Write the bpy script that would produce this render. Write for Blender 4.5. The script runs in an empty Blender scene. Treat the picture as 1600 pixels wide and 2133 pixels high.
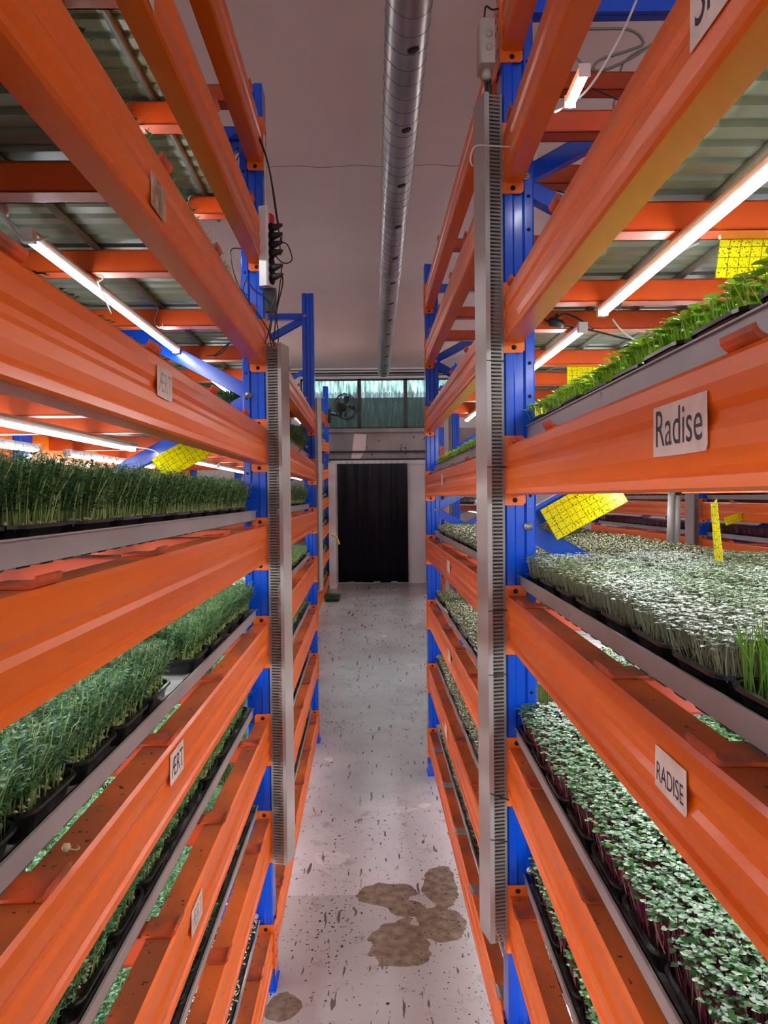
import bpy, math, random
from mathutils import Vector, Matrix
random.seed(7)
R = random.random
def ru(a, b): return a + (b - a) * random.random()

# ------------------------------------------------------------------ camera
F_PX, CX, CY = 1550.0, 800.0, 1066.5
EYE = 1.5
VPX, VPY = 790.0, 1035.5          # where the aisle direction (+Y) lands
sc = bpy.context.scene
def cam_axes():
    yaw = (CX - VPX) / F_PX; pitch = (CY - VPY) / F_PX; roll = 0.0105
    f = Vector((math.sin(yaw) * math.cos(pitch), math.cos(yaw) * math.cos(pitch), -math.sin(pitch)))
    r = f.cross(Vector((0, 0, 1))).normalized(); u = r.cross(f)
    r2 = r * math.cos(roll) - u * math.sin(roll); u2 = u * math.cos(roll) + r * math.sin(roll)
    return r2, u2, f
CR, CU, CF = cam_axes()
CAMLOC = Vector((0, 0, EYE))
cd = bpy.data.cameras.new('camera'); cam = bpy.data.objects.new('camera', cd)
sc.collection.objects.link(cam)
cam.matrix_world = Matrix(((CR.x, CU.x, -CF.x, 0), (CR.y, CU.y, -CF.y, 0), (CR.z, CU.z, -CF.z, EYE), (0, 0, 0, 1)))
cd.sensor_fit = 'HORIZONTAL'; cd.sensor_width = 36.0; cd.lens = 36.0 * F_PX / 1600.0
cd.clip_start = 0.02; cd.clip_end = 100
sc.camera = cam
def U(px, py, Y):
    """world point at depth Y seen at image position"""
    d = CF + CR * ((px - CX) / F_PX) + CU * ((CY - py) / F_PX)
    return CAMLOC + d * (Y / d.y)

# ------------------------------------------------------------------ world, exposure
sc.view_settings.view_transform = 'Standard'; sc.view_settings.look = 'None'
sc.view_settings.gamma = 1.0; sc.view_settings.use_curve_mapping = False
sc.view_settings.exposure = 0.32
LED_POWER = 34.0
w = bpy.data.worlds.new('world'); sc.world = w; w.use_nodes = True
bg = w.node_tree.nodes['Background']; bg.inputs[0].default_value = (0.80, 0.80, 0.90, 1); bg.inputs[1].default_value = 1.5
def light(name, kind, loc, energy, color=(1, 1, 1), size=1, sizey=None, rot=(0, 0, 0)):
    l = bpy.data.lights.new(name, kind); l.energy = energy; l.color = color
    if kind == 'AREA':
        l.size = size
        if sizey: l.shape = 'RECTANGLE'; l.size_y = sizey
    o = bpy.data.objects.new(name, l); o.location = loc; o.rotation_euler = rot
    sc.collection.objects.link(o); return o
# daylight outside the back window
light('daylight_outside', 'AREA', (0, 11.6, 4.2), 480, (.98, 1.0, .97), 3.0, 1.5, (math.radians(-55), 0, 0))

# ------------------------------------------------------------------ materials
def new_mat(name):
    m = bpy.data.materials.new(name); m.use_nodes = True
    return m, m.node_tree.nodes, m.node_tree.links, m.node_tree.nodes['Principled BSDF']
def N(nt, t, **k):
    n = nt.new(t)
    for a, b in k.items(): setattr(n, a, b)
    return n
def ramp(nt, stops):
    r = nt.new('ShaderNodeValToRGB'); e = r.color_ramp.elements
    e[0].position, e[0].color = stops[0][0], (*stops[0][1], 1)
    e[1].position, e[1].color = stops[-1][0], (*stops[-1][1], 1)
    for p, c in stops[1:-1]:
        x = e.new(p); x.color = (*c, 1)
    return r
def coords(nt, lk, scale=(1, 1, 1)):
    g = nt.new('ShaderNodeNewGeometry'); mp = nt.new('ShaderNodeMapping')
    mp.inputs['Scale'].default_value = scale
    lk.new(g.outputs['Position'], mp.inputs['Vector']); return mp.outputs['Vector']
def noisy(name, c1, c2, scale=6, rough=0.4, metal=0.0, stretch=(1, 1, 1), speck=None, bump=0.0, detail=6, lo=.35, hi=.65, coat=0.0):
    """two colours mixed by noise, optionally dark specks"""
    m, nt, lk, b = new_mat(name)
    v = coords(nt, lk, stretch)
    n = N(nt, 'ShaderNodeTexNoise'); n.inputs['Scale'].default_value = scale; n.inputs['Detail'].default_value = detail
    lk.new(v, n.inputs['Vector'])
    r = ramp(nt, [(lo, c1), (hi, c2)]); lk.new(n.outputs[0], r.inputs[0])
    out = r.outputs[0]
    if speck:
        sc_, th, colr = speck
        n2 = N(nt, 'ShaderNodeTexNoise'); n2.inputs['Scale'].default_value = sc_; n2.inputs['Detail'].default_value = 3
        v2 = coords(nt, lk); lk.new(v2, n2.inputs['Vector'])
        r2 = ramp(nt, [(th, (0, 0, 0)), (th + .03, (1, 1, 1))]); lk.new(n2.outputs[0], r2.inputs[0])
        mx = N(nt, 'ShaderNodeMix', data_type='RGBA'); lk.new(r2.outputs[0], mx.inputs[0])
        lk.new(out, mx.inputs[6]); mx.inputs[7].default_value = (*colr, 1); out = mx.outputs[2]
    lk.new(out, b.inputs['Base Color'])
    b.inputs['Roughness'].default_value = rough; b.inputs['Metallic'].default_value = metal
    if coat:
        b.inputs['Coat Weight'].default_value = coat; b.inputs['Coat Roughness'].default_value = .12
    if bump:
        bp = N(nt, 'ShaderNodeBump'); bp.inputs['Strength'].default_value = bump; bp.inputs['Distance'].default_value = .002
        n3 = N(nt, 'ShaderNodeTexNoise'); n3.inputs['Scale'].default_value = 260; lk.new(coords(nt, lk), n3.inputs['Vector'])
        lk.new(n3.outputs[0], bp.inputs['Height']); lk.new(bp.outputs[0], b.inputs['Normal'])
    return m
def emis(name, col, s):
    m, nt, lk, b = new_mat(name)
    b.inputs['Base Color'].default_value = (*col, 1); b.inputs['Emission Color'].default_value = (*col, 1)
    b.inputs['Emission Strength'].default_value = s; return m
def leafmat(name, stops, rough=.5, trans=.25):
    m, nt, lk, b = new_mat(name)
    g = N(nt, 'ShaderNodeNewGeometry'); r = ramp(nt, stops)
    lk.new(g.outputs['Random Per Island'], r.inputs[0]); lk.new(r.outputs[0], b.inputs['Base Color'])
    b.inputs['Roughness'].default_value = rough
    t = N(nt, 'ShaderNodeBsdfTranslucent'); lk.new(r.outputs[0], t.inputs[0])
    mx = N(nt, 'ShaderNodeMixShader'); mx.inputs[0].default_value = trans
    o = nt['Material Output']; lk.new(b.outputs[0], mx.inputs[1]); lk.new(t.outputs[0], mx.inputs[2]); lk.new(mx.outputs[0], o.inputs[0])
    return m
M = {}
M['orange'] = noisy('orange_paint', (.84, .150, .006), (.88, .172, .008), 1.5, .34, 0, (1, 1, 1), None, .04, coat=.12); M['orange'].node_tree.nodes['Principled BSDF'].inputs['Specular IOR Level'].default_value = .3
M['orange_dust'] = noisy('orange_paint_dusty', (.36, .085, .022), (.82, .16, .018), 7, .6, 0, (1, .5, 1), (85, .66, (.02, .012, .01)), .2, lo=.38, hi=.62)
M['plate'] = noisy('orange_plate_paint', (.80, .14, .012), (.84, .17, .02), 8, .3)
M['hook'] = noisy('hook_paint', (.30, .07, .02), (.78, .11, .02), 18, .5, 0, (1, 1, 1), (120, .68, (.03, .02, .01)))
M['crossbar'] = noisy('crossbar_paint', (.60, .070, .007), (.68, .09, .009), 10, .35)
M['blue'] = noisy('blue_paint', (0, .07, .62), (0, .09, .70), 4, .22, 0, (1, 1, .2), (60, .76, (.25, .35, .6)), .05, coat=.3)
M['dark'] = noisy('dark_hole', (.004, .004, .01), (.006, .006, .012), 5, .8)
M['duct_grey'] = noisy('grey_plastic', (.20, .18, .17), (.23, .21, .195), 4, .45)
M['lid'] = noisy('grey_lid_plastic', (.36, .345, .33), (.40, .385, .37), 4, .4)
M['table'] = noisy('grey_table', (.34, .33, .33), (.40, .39, .39), 7, .38, .15, speck=(40, .74, (.12, .1, .09)))
M['table_in'] = noisy('white_table_inside', (.50, .52, .51), (.68, .70, .68), 9, .4, speck=(60, .70, (.12, .09, .06)))
M['table_under_shaded'] = noisy('table_underside_shaded', (.15, .185, .14), (.20, .24, .18), 6, .35)  # shade and green light under the tables put into the colour
M['rib_pipe'] = noisy('table_pipe_rib', (.13, .15, .13), (.17, .19, .16), 8, .45)
M['tray'] = noisy('black_tray', (.008, .008, .009), (.014, .014, .015), 9, .22)
M['soil'] = noisy('soil', (.018, .012, .008), (.06, .04, .025), 120, .9)
M['white'] = noisy('white_plastic', (.75, .75, .75), (.8, .8, .8), 4, .35)
M['cream'] = noisy('cream_plastic', (.45, .42, .36), (.50, .47, .41), 4, .45)
M['red'] = noisy('red_switch', (.6, .01, .01), (.7, .02, .02), 4, .3)
M['black'] = noisy('black_rubber', (.010, .010, .011), (.016, .016, .018), 4, .45)
M['greycable'] = noisy('grey_cable', (.20, .18, .17), (.24, .22, .20), 4, .5)
M['whitecable'] = noisy('white_cable', (.62, .60, .58), (.7, .68, .66), 4, .4)
M['steel'] = noisy('zinc_steel', (.50, .50, .50), (.62, .62, .62), 60, .3, .8)
M['galv'] = noisy('galvanised_duct', (.30, .30, .30), (.42, .42, .42), 3, .34, .75, (1, 1, 5))
M['seam'] = noisy('duct_seam', (.10, .10, .10), (.14, .14, .14), 3, .4, .6)
M['paper'] = noisy('paper', (.72, .62, .55), (.80, .72, .66), 40, .7)
M['oldpaper'] = noisy('torn_paper', (.30, .16, .08), (.62, .52, .42), 45, .8)
M['ink'] = noisy('ink', (.02, .02, .03), (.03, .03, .04), 20, .6)
M['faintink'] = noisy('faded_ink', (.38, .33, .28), (.45, .40, .35), 20, .6)
M['led'] = emis('led_diffuser', (.93, .96, 1.0), LED_POWER)
M['led_body'] = noisy('led_housing', (.7, .7, .72), (.75, .75, .78), 4, .3)
M['pinkglow'] = noisy('pink_tubes', (.75, .20, .36), (.8, .25, .42), 5, .4)
M['tendril'] = leafmat('pea_stem', [(0, (.20, .34, .09)), (.5, (.33, .50, .14)), (1, (.50, .62, .24))])
M['pea'] = leafmat('pea_leaf', [(0, (.025, .11, .045)), (.5, (.055, .205, .085)), (.85, (.11, .32, .13)), (1, (.20, .44, .16))], .5, .22)
M['seed'] = leafmat('pea_seed', [(0, (.42, .40, .16)), (1, (.72, .66, .40))], .4, .1)
M['radish'] = leafmat('radish_leaf', [(0, (.02, .10, .02)), (.5, (.05, .20, .05)), (.85, (.12, .33, .10)), (1, (.34, .50, .26))], .30, .15)
M['radstem'] = leafmat('radish_stem', [(0, (.10, .012, .035)), (.6, (.22, .03, .07)), (1, (.45, .30, .22))])
M['cress'] = leafmat('cress_leaf', [(0, (.02, .08, .015)), (.4, (.08, .19, .06)), (.7, (.25, .38, .22)), (1, (.72, .80, .70))], .3, .1)
M['cstem'] = leafmat('pale_stem', [(0, (.16, .19, .10)), (1, (.40, .42, .28))])
M['lime'] = leafmat('lime_leaf', [(0, (.22, .50, .03)), (.6, (.38, .68, .05)), (1, (.55, .80, .12))], .35, .3)
M['grass'] = leafmat('grass_blade', [(0, (.09, .30, .02)), (.7, (.22, .48, .04)), (1, (.50, .50, .12))], .4, .3)
M['sprout'] = leafmat('sprout_leaf', [(0, (.01, .015, .008)), (.4, (.035, .05, .02)), (.65, (.22, .26, .09)), (1, (.58, .58, .28))], .4, .15)
M['purple'] = leafmat('purple_leaf', [(0, (.05, .01, .05)), (.7, (.16, .04, .14)), (1, (.4, .2, .35))], .4, .15)

# ------------------------------------------------------------------ mesh builder
class MB:
    def __init__(s, mats, m=None):
        s.v = []; s.f = []; s.mi = []; s.mats = mats if isinstance(mats, (list, tuple)) else [mats]
        s.m = m or Matrix.Identity(4); s.smooth = []
    def add(s, vs, fs, mi=0, m=None, sm=False):
        mm = s.m @ m if m is not None else s.m
        o = len(s.v); s.v += [mm @ Vector(p) for p in vs]
        flip = mm.to_3x3().determinant() < 0
        for f in fs:
            g = [o + i for i in f]
            s.f.append(g[::-1] if flip else g); s.mi.append(mi); s.smooth.append(sm)
    def box(s, a, b, mi=0, m=None, ch=0):
        x0, y0, z0 = [min(p, q) for p, q in zip(a, b)]; x1, y1, z1 = [max(p, q) for p, q in zip(a, b)]
        s.add([(x0, y0, z0), (x1, y0, z0), (x1, y1, z0), (x0, y1, z0), (x0, y0, z1), (x1, y0, z1), (x1, y1, z1), (x0, y1, z1)],
              [(3, 2, 1, 0), (4, 5, 6, 7), (0, 1, 5, 4), (1, 2, 6, 5), (2, 3, 7, 6), (3, 0, 4, 7)], mi, m)
    def extrude_v(s, prof, v0, v1, mi=0, mis=None, m=None):
        """profile in (u, z) drawn clockwise seen from -v, extruded along v"""
        n = len(prof)
        vs = [(p[0], v0, p[1]) for p in prof] + [(p[0], v1, p[1]) for p in prof]
        for i in range(n):
            j = (i + 1) % n
            s.add([vs[i], vs[j], vs[n + j], vs[n + i]], [(0, 1, 2, 3)], (mis or {}).get(i, mi), m)
        s.add(vs[:n], [tuple(range(n))[::-1]], mi, m); s.add(vs[n:], [tuple(range(n))], mi, m)
    def extrude_z(s, prof, z0, z1, mi=0, m=None):
        n = len(prof)
        vs = [(p[0], p[1], z0) for p in prof] + [(p[0], p[1], z1) for p in prof]
        fs = [(i, (i + 1) % n, n + (i + 1) % n, n + i) for i in range(n)] + [tuple(range(n))[::-1], tuple(range(n, 2 * n))]
        s.add(vs, fs, mi, m)
    def tube(s, pts, r, n=8, mi=0, closed=False, m=None):
        P = [Vector(p) for p in pts]; k = len(P); vs = []; up = None
        for i in range(k):
            if closed: t = P[(i + 1) % k] - P[i - 1]
            else: t = P[min(i + 1, k - 1)] - P[max(i - 1, 0)]
            t.normalize()
            if up is None:
                up = Vector((0, 0, 1)) if abs(t.z) < .9 else Vector((1, 0, 0))
            a = t.cross(up)
            if a.length < 1e-6: a = t.orthogonal()
            a.normalize(); b = a.cross(t).normalized(); up = b
            rr = r[i] if isinstance(r, (list, tuple)) else r
            for j in range(n):
                th = 2 * math.pi * j / n
                vs.append(P[i] + (a * math.cos(th) + b * math.sin(th)) * rr)
        fs = []
        for i in range(k if closed else k - 1):
            i2 = (i + 1) % k
            for j in range(n):
                fs.append((i * n + j, i2 * n + j, i2 * n + (j + 1) % n, i * n + (j + 1) % n))
        if not closed: fs += [tuple(range(n)), tuple(range((k - 1) * n, k * n))[::-1]]
        s.add(vs, fs, mi, m, True)
    def disc(s, c, ax, r, h, n=12, mi=0):
        c = Vector(c); ax = Vector(ax).normalized(); s.tube([c, c + ax * h], r, n, mi)
    def build(s, name, parent=None, org=None):
        me = bpy.data.meshes.new(name)
        if org is None: org = ORG[parent.name] if parent else Vector((0, 0, 0))
        me.from_pydata([p - org for p in s.v], [], s.f)
        for mt in s.mats: me.materials.append(mt)
        me.polygons.foreach_set('material_index', s.mi); me.polygons.foreach_set('use_smooth', s.smooth); me.update()
        o = bpy.data.objects.new(name, me); sc.collection.objects.link(o)
        if parent: o.parent = parent
        else: o.location = org
        ORG[o.name] = org
        return o
ORG = {}
def tag(o, label=None, cat=None, group=None, kind=None):
    if label: o['label'] = label
    if cat: o['category'] = cat
    if group: o['group'] = group
    if kind: o['kind'] = kind
    return o
def empty(name, loc):
    o = bpy.data.objects.new(name, None); o.empty_display_size = .1; o.location = loc
    sc.collection.objects.link(o); ORG[o.name] = Vector(loc); return o
def copy_tree(o, parent=None):
    c = o.copy(); sc.collection.objects.link(c)
    if parent: c.parent = parent
    for ch in list(o.children): copy_tree(ch, c)
    return c
def spline(pts, k=8):
    P = [Vector(p) for p in pts]; out = []
    for i in range(len(P) - 1):
        a = P[max(i - 1, 0)]; b = P[i]; c = P[i + 1]; d = P[min(i + 2, len(P) - 1)]
        for j in range(k):
            t = j / k
            out.append(.5 * ((2 * b) + (c - a) * t + (2 * a - 5 * b + 4 * c - d) * t * t + (3 * b - a - 3 * c + d) * t ** 3))
    out.append(P[-1]); return out
def cable(name, pts, r, mat, label, cat='cable', group=None, k=8):
    mb = MB(mat); mb.tube(spline(pts, k), r, 6)
    return tag(mb.build(name, org=Vector(pts[0])), label, cat, group)

# ------------------------------------------------------------------ room shell
def floorz(y):
    t = min(1, max(0, (y - 4.3) / 5.6)); return .33 * t * t * (3 - 2 * t)
FLOOR = [(y, floorz(y)) for y in [-3.0, 4.3] + [4.3 + .2 * k for k in range(1, 29)] + [10.6]]
def floor_material():
    m, nt, lk, b = new_mat('painted_concrete_floor')
    pos = coords(nt, lk)
    n = N(nt, 'ShaderNodeTexNoise'); n.inputs['Scale'].default_value = 2.2; n.inputs['Detail'].default_value = 8; lk.new(pos, n.inputs[0])
    base = ramp(nt, [(.3, (.40, .37, .385)), (.55, (.48, .45, .465)), (.75, (.53, .50, .51))]); lk.new(n.outputs[0], base.inputs[0])
    col = base.outputs[0]
    def mix(fac, c_in, c):
        x = N(nt, 'ShaderNodeMix', data_type='RGBA'); lk.new(fac, x.inputs[0]); lk.new(c_in, x.inputs[6])
        if isinstance(c, tuple): x.inputs[7].default_value = (*c, 1)
        else: lk.new(c, x.inputs[7])
        return x.outputs[2]
    def math_(op, a, bb):
        x = N(nt, 'ShaderNodeMath', operation=op)
        for i, q in enumerate((a, bb)):
            if q is None: continue
            if isinstance(q, (int, float)): x.inputs[i].default_value = q
            else: lk.new(q, x.inputs[i])
        return x.outputs[0]
    # worn bare-concrete patches with ragged outlines
    rag = N(nt, 'ShaderNodeTexNoise'); rag.inputs['Scale'].default_value = 9; rag.inputs['Detail'].default_value = 7; lk.new(pos, rag.inputs[0])
    raw = N(nt, 'ShaderNodeTexNoise'); raw.inputs['Scale'].default_value = 30; raw.inputs['Detail'].default_value = 8; lk.new(pos, raw.inputs[0])
    rawr = ramp(nt, [(.3, (.085, .052, .034)), (.7, (.22, .15, .10))]); lk.new(raw.outputs[0], rawr.inputs[0])
    tot = None
    for (px, py, rx, ry) in [(805, 1862, .115, .085), (918, 1850, .075, .16), (918, 1925, .09, .12), (835, 1962, .105, .14), (850, 1890, .07, .06), (588, 2098, .05, .07)]:
        c = U(px, py, 1); d = (c - CAMLOC); t = -EYE / d.z; c = CAMLOC + d * t
        mp = N(nt, 'ShaderNodeMapping'); mp.inputs['Location'].default_value = (-c.x / rx, -c.y / ry, 0); mp.inputs['Scale'].default_value = (1 / rx, 1 / ry, 0)
        lk.new(pos, mp.inputs[0])
        ln = N(nt, 'ShaderNodeVectorMath', operation='LENGTH'); lk.new(mp.outputs[0], ln.inputs[0])
        a = math_('SUBTRACT', 1.0, ln.outputs['Value'])
        tot = a if tot is None else math_('MAXIMUM', tot, a)
    tot = math_('ADD', tot, math_('MULTIPLY', math_('SUBTRACT', rag.outputs[0], .5), 1.3))
    pr = ramp(nt, [(.0, (0, 0, 0)), (.04, (1, 1, 1))]); lk.new(tot, pr.inputs[0])
    # older, duller paint nearer than the joint
    sp = N(nt, 'ShaderNodeSeparateXYZ'); lk.new(pos, sp.inputs[0])
    near = math_('LESS_THAN', sp.outputs['Y'], 2.78)
    col = mix(math_('MULTIPLY', near, .55), col, (.29, .27, .255))
    # dirt smudges further down the aisle
    sm = N(nt, 'ShaderNodeTexNoise'); sm.inputs['Scale'].default_value = 9; sm.inputs['Detail'].default_value = 10; sm.inputs['Roughness'].default_value = .75; lk.new(pos, sm.inputs[0])
    sr = ramp(nt, [(.56, (0, 0, 0)), (.66, (.55, .55, .55))]); lk.new(sm.outputs[0], sr.inputs[0])
    col = mix(sr.outputs[0], col, (.17, .14, .12))
    col = mix(pr.outputs[0], col, rawr.outputs[0])
    # specks of soil
    spk = N(nt, 'ShaderNodeTexNoise'); spk.inputs['Scale'].default_value = 60; spk.inputs['Detail'].default_value = 2; lk.new(pos, spk.inputs[0])
    big = N(nt, 'ShaderNodeTexNoise'); big.inputs['Scale'].default_value = 1.4; lk.new(pos, big.inputs[0])
    s2 = math_('ADD', spk.outputs[0], math_('MULTIPLY', math_('SUBTRACT', big.outputs[0], .5), .25))
    r3 = ramp(nt, [(.68, (0, 0, 0)), (.70, (1, 1, 1))]); lk.new(s2, r3.inputs[0])
    col = mix(r3.outputs[0], col, (.025, .02, .02))
    # scratches
    v2 = coords(nt, lk, (14, 2.2, 1)); sn = N(nt, 'ShaderNodeTexNoise'); sn.inputs['Scale'].default_value = 3; sn.inputs['Detail'].default_value = 9; lk.new(v2, sn.inputs[0])
    r4 = ramp(nt, [(.635, (0, 0, 0)), (.66, (1, 1, 1))]); lk.new(sn.outputs[0], r4.inputs[0])
    col = mix(r4.outputs[0], col, (.12, .09, .08))
    lk.new(col, b.inputs['Base Color'])
    rr = ramp(nt, [(.3, (.21, .21, .21)), (.7, (.28, .28, .28))]); lk.new(n.outputs[0], rr.inputs[0])
    rg = mix(pr.outputs[0], rr.outputs[0], (.85, .85, .85)); lk.new(rg, b.inputs['Roughness'])
    return m
M['floor'] = floor_material()
M['ceiling'] = noisy('ceiling_panel', (.74, .64, .59), (.80, .70, .65), 1.2, .7)
M['concrete'] = noisy('stained_concrete', (.22, .19, .18), (.38, .34, .33), 2.5, .8, speck=(14, .66, (.12, .10, .09)))
M['whitewall'] = noisy('white_wall', (.58, .55, .54), (.68, .66, .65), 2, .5, speck=(18, .72, (.40, .37, .35)))
WY = 10.1; K = WY / F_PX; ZC = 3.25
def wx(px): return (px - VPX) * K
def wz(py): return EYE + (VPY - py) * K
def struct(name, mb): return tag(mb.build(name), kind='structure')
mb = MB(M['floor'])
for (a, za), (b, zb) in zip(FLOOR, FLOOR[1:]):
    mb.add([(-6, a, za), (6, a, za), (6, b, zb), (-6, b, zb), (-6, a, za - .1), (6, a, za - .1), (6, b, zb - .1), (-6, b, zb - .1)],
           [(0, 1, 2, 3), (7, 6, 5, 4), (0, 4, 5, 1), (3, 2, 6, 7)])
struct('floor', mb)
mb = MB([M['ceiling'], M['dark']]); mb.box((-6, -3, ZC), (6, WY + .1, ZC + .1))
cr = [(x * .1, 3.97 + .012 * math.sin(x * 1.7) + ru(-.006, .006), ZC - .001) for x in range(-7, 9)]
mb.tube(cr, .0009, 4, 1)
struct('ceiling', mb)
for nm, x0, x1 in (('wall_left', -6.1, -6), ('wall_right', 6, 6.1)):
    mb = MB(M['whitewall']); mb.box((x0, -3, 0), (x1, WY + .1, ZC)); struct(nm, mb)
mb = MB([M['concrete'], M['whitewall']])
zw0, zw1, xw0, xw1 = wz(893), wz(789), -1.05, 1.02
mb.box((-6, WY, 0), (6, WY + .12, wz(966)), 1)
mb.box((-6, WY, wz(966)), (6, WY + .12, zw0), 0)
mb.box((-6, WY, zw1), (6, WY + .12, ZC), 1)
mb.box((-6, WY, zw0), (xw0, WY + .12, zw1), 1); mb.box((xw1, WY, zw0), (6, WY + .12, zw1), 1)
struct('wall_back', mb)
mb = MB(M['whitewall']); mb.box((wx(690), WY - .5, .2), (wx(704), WY, wz(966))); struct('trim_1', mb)
mb = MB(M['whitewall']); mb.box((wx(849), WY - .03, .2), (wx(886), WY, wz(966))); struct('trim_2', mb)
# plaster patch and wall rails
mb = MB(M['ceiling']); mb.extrude_v([(wx(733), wz(956)), (wx(740), wz(903)), (wx(765), wz(905)), (wx(763), wz(935)), (wx(752), wz(956))], WY - .004, WY); struct('trim_3', mb)
for py, i in ((941, 1), (957, 2)):
    mb = MB(M['black']); mb.box((wx(668), WY - .03, wz(py) - .012), (wx(940), WY - .004, wz(py) + .012))
    tag(mb.build('wall_rail'), ('upper' if i == 1 else 'lower') + ' dark horizontal rail on the wall above the black strip curtain', 'rail')
# ceiling-edge conduits
for i, (z, r) in enumerate(((ZC - .035, .006), (ZC - .075, .012), (ZC - .105, .007))):
    mb = MB(M['black']); mb.tube([(-2.4, WY - .03, z), (2.4, WY - .03, z)], r, 8)
    tag(mb.build('conduit'), ['thin top', 'thick middle', 'thin lowest'][i] + ' black conduit running along back wall just under ceiling', 'conduit')
# window
def glass_mat():
    m, nt, lk, b = new_mat('dirty_window_glass')
    v = coords(nt, lk, (9, 1, 1.2)); n = N(nt, 'ShaderNodeTexNoise'); n.inputs['Scale'].default_value = 4; n.inputs['Detail'].default_value = 9; lk.new(v, n.inputs[0])
    r = ramp(nt, [(.35, (.015, .022, .02)), (.7, (.10, .135, .12))]); lk.new(n.outputs[0], r.inputs[0]); lk.new(r.outputs[0], b.inputs['Base Color'])
    b.inputs['Roughness'].default_value = .35
    tl = N(nt, 'ShaderNodeBsdfTransparent'); tl.inputs[0].default_value = (.75, .92, .92, 1)
    mx = N(nt, 'ShaderNodeMixShader'); fr = ramp(nt, [(.35, (.75, .75, .75)), (.7, (.25, .25, .25))]); lk.new(n.outputs[0], fr.inputs[0]); lk.new(fr.outputs[0], mx.inputs[0])
    lk.new(b.outputs[0], mx.inputs[1]); lk.new(tl.outputs[0], mx.inputs[2]); lk.new(mx.outputs[0], nt['Material Output'].inputs[0])
    return m
M['glass'] = glass_mat()
M['frame'] = noisy('dark_window_frame', (.03, .025, .022), (.06, .05, .045), 12, .6)
mull = [xw0, wx(654), wx(751), wx(847), xw1]
for i in range(4):
    mb = MB(M['frame']); a, b = mull[i], mull[i + 1]
    mb.box((a, WY + .02, zw0), (a + .025, WY + .07, zw1)); mb.box((b - .025, WY + .02, zw0), (b, WY + .07, zw1))
    mb.box((a, WY + .02, zw0), (b, WY + .07, zw0 + .025)); mb.box((a, WY + .02, zw1 - .02), (b, WY + .07, zw1))
    fr = struct('window_%d' % (i + 1), mb)
    mb = MB(M['glass']); mb.box((a + .025, WY + .04, zw0 + .025), (b - .025, WY + .046, zw1 - .02)); mb.build('pane', fr)
mb = MB(M['concrete']); mb.box((xw0 - .1, WY - .04, zw0 - .05), (xw1 + .1, WY + .02, zw0)); struct('trim_4', mb)
# what is outside the window: corrugated awning and dark wall
M['awning'] = noisy('translucent_awning', (.45, .58, .56), (.85, .95, .92), 7, .5)
M['outdark'] = noisy('outside_dark_wall', (.008, .011, .010), (.03, .038, .034), 3, .8)
mb = MB(M['awning']); za = 2.98
for i in range(46):
    x = -1.4 + i * .065
    a = [(x + .065 * k / 4, .022 * math.sin(2 * math.pi * k / 4)) for k in range(5)]
    for p, q in zip(a, a[1:]):
        mb.add([(p[0], WY + .45, za + p[1]), (q[0], WY + .45, za + q[1]), (q[0], WY + 1.5, za + .9 + q[1]), (p[0], WY + 1.5, za + .9 + p[1])], [(0, 1, 2, 3)], 0, None, True)
o = mb.build('corrugated_awning'); tag(o, kind='structure')
mb = MB(M['outdark']); mb.box((-2.5, WY + 1.9, 0), (2.5, WY + 2, 3.1)); tag(mb.build('outside_wall'), kind='structure')

# strip curtain
M['curtain'] = noisy('black_pvc_strip', (.005, .005, .008), (.009, .009, .014), 2, .24, 0, (6, 1, .6)); M['curtain'].node_tree.nodes['Principled BSDF'].inputs['Specular IOR Level'].default_value = .2
M['curtain'].node_tree.nodes['Principled BSDF'].inputs['Specular IOR Level'].default_value = .22
root = empty('strip_curtain', (0, WY - .06, .33)); tag(root, 'black plastic strip curtain hanging in the doorway at the aisle end', 'curtain')
x0, x1 = wx(703), wx(847); nS = 8
for i in range(nS):
    mb = MB(M['curtain']); a = x0 + (x1 - x0) * i / nS - .015; b = x0 + (x1 - x0) * (i + 1) / nS + .015; y = WY - .06 - (.012 if i % 2 else 0)
    zb = .345 + R() * .02
    seg = 8
    for k in range(seg):
        p = a + (b - a) * k / seg; q = a + (b - a) * (k + 1) / seg
        f = lambda x: .004 * math.sin((x - a) / (b - a) * math.pi) + .003 * math.sin(x * 40)
        mb.add([(p, y - f(p), zb), (q, y - f(q), zb), (q, y - f(q), wz(966)), (p, y - f(p), wz(966)),
                (p, y - f(p) + .003, zb), (q, y - f(q) + .003, zb), (q, y - f(q) + .003, wz(966)), (p, y - f(p) + .003, wz(966))],
               [(0, 1, 2, 3), (7, 6, 5, 4), (0, 4, 5, 1)], 0, None, True)
    mb.build('strip', root)
mb = MB([M['whitewall'], M['steel'], M['dark']]); mb.box((wx(690), WY - .05, wz(967)), (wx(886), WY - .02, wz(959)))
mb.build('rail', root)
for i in range(12):
    x = wx(702 + i * 11.7); mb = MB([M['white'], M['dark']]); mb.box((x, WY - .085, wz(966)), (x + .055, WY - .05, wz(961)))
    for q in (.015, .04): mb.disc((x + q, WY - .085, wz(963.5)), (0, -1, 0), .004, .001, 8, 1)
    mb.build('clamp_plate', root)

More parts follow.
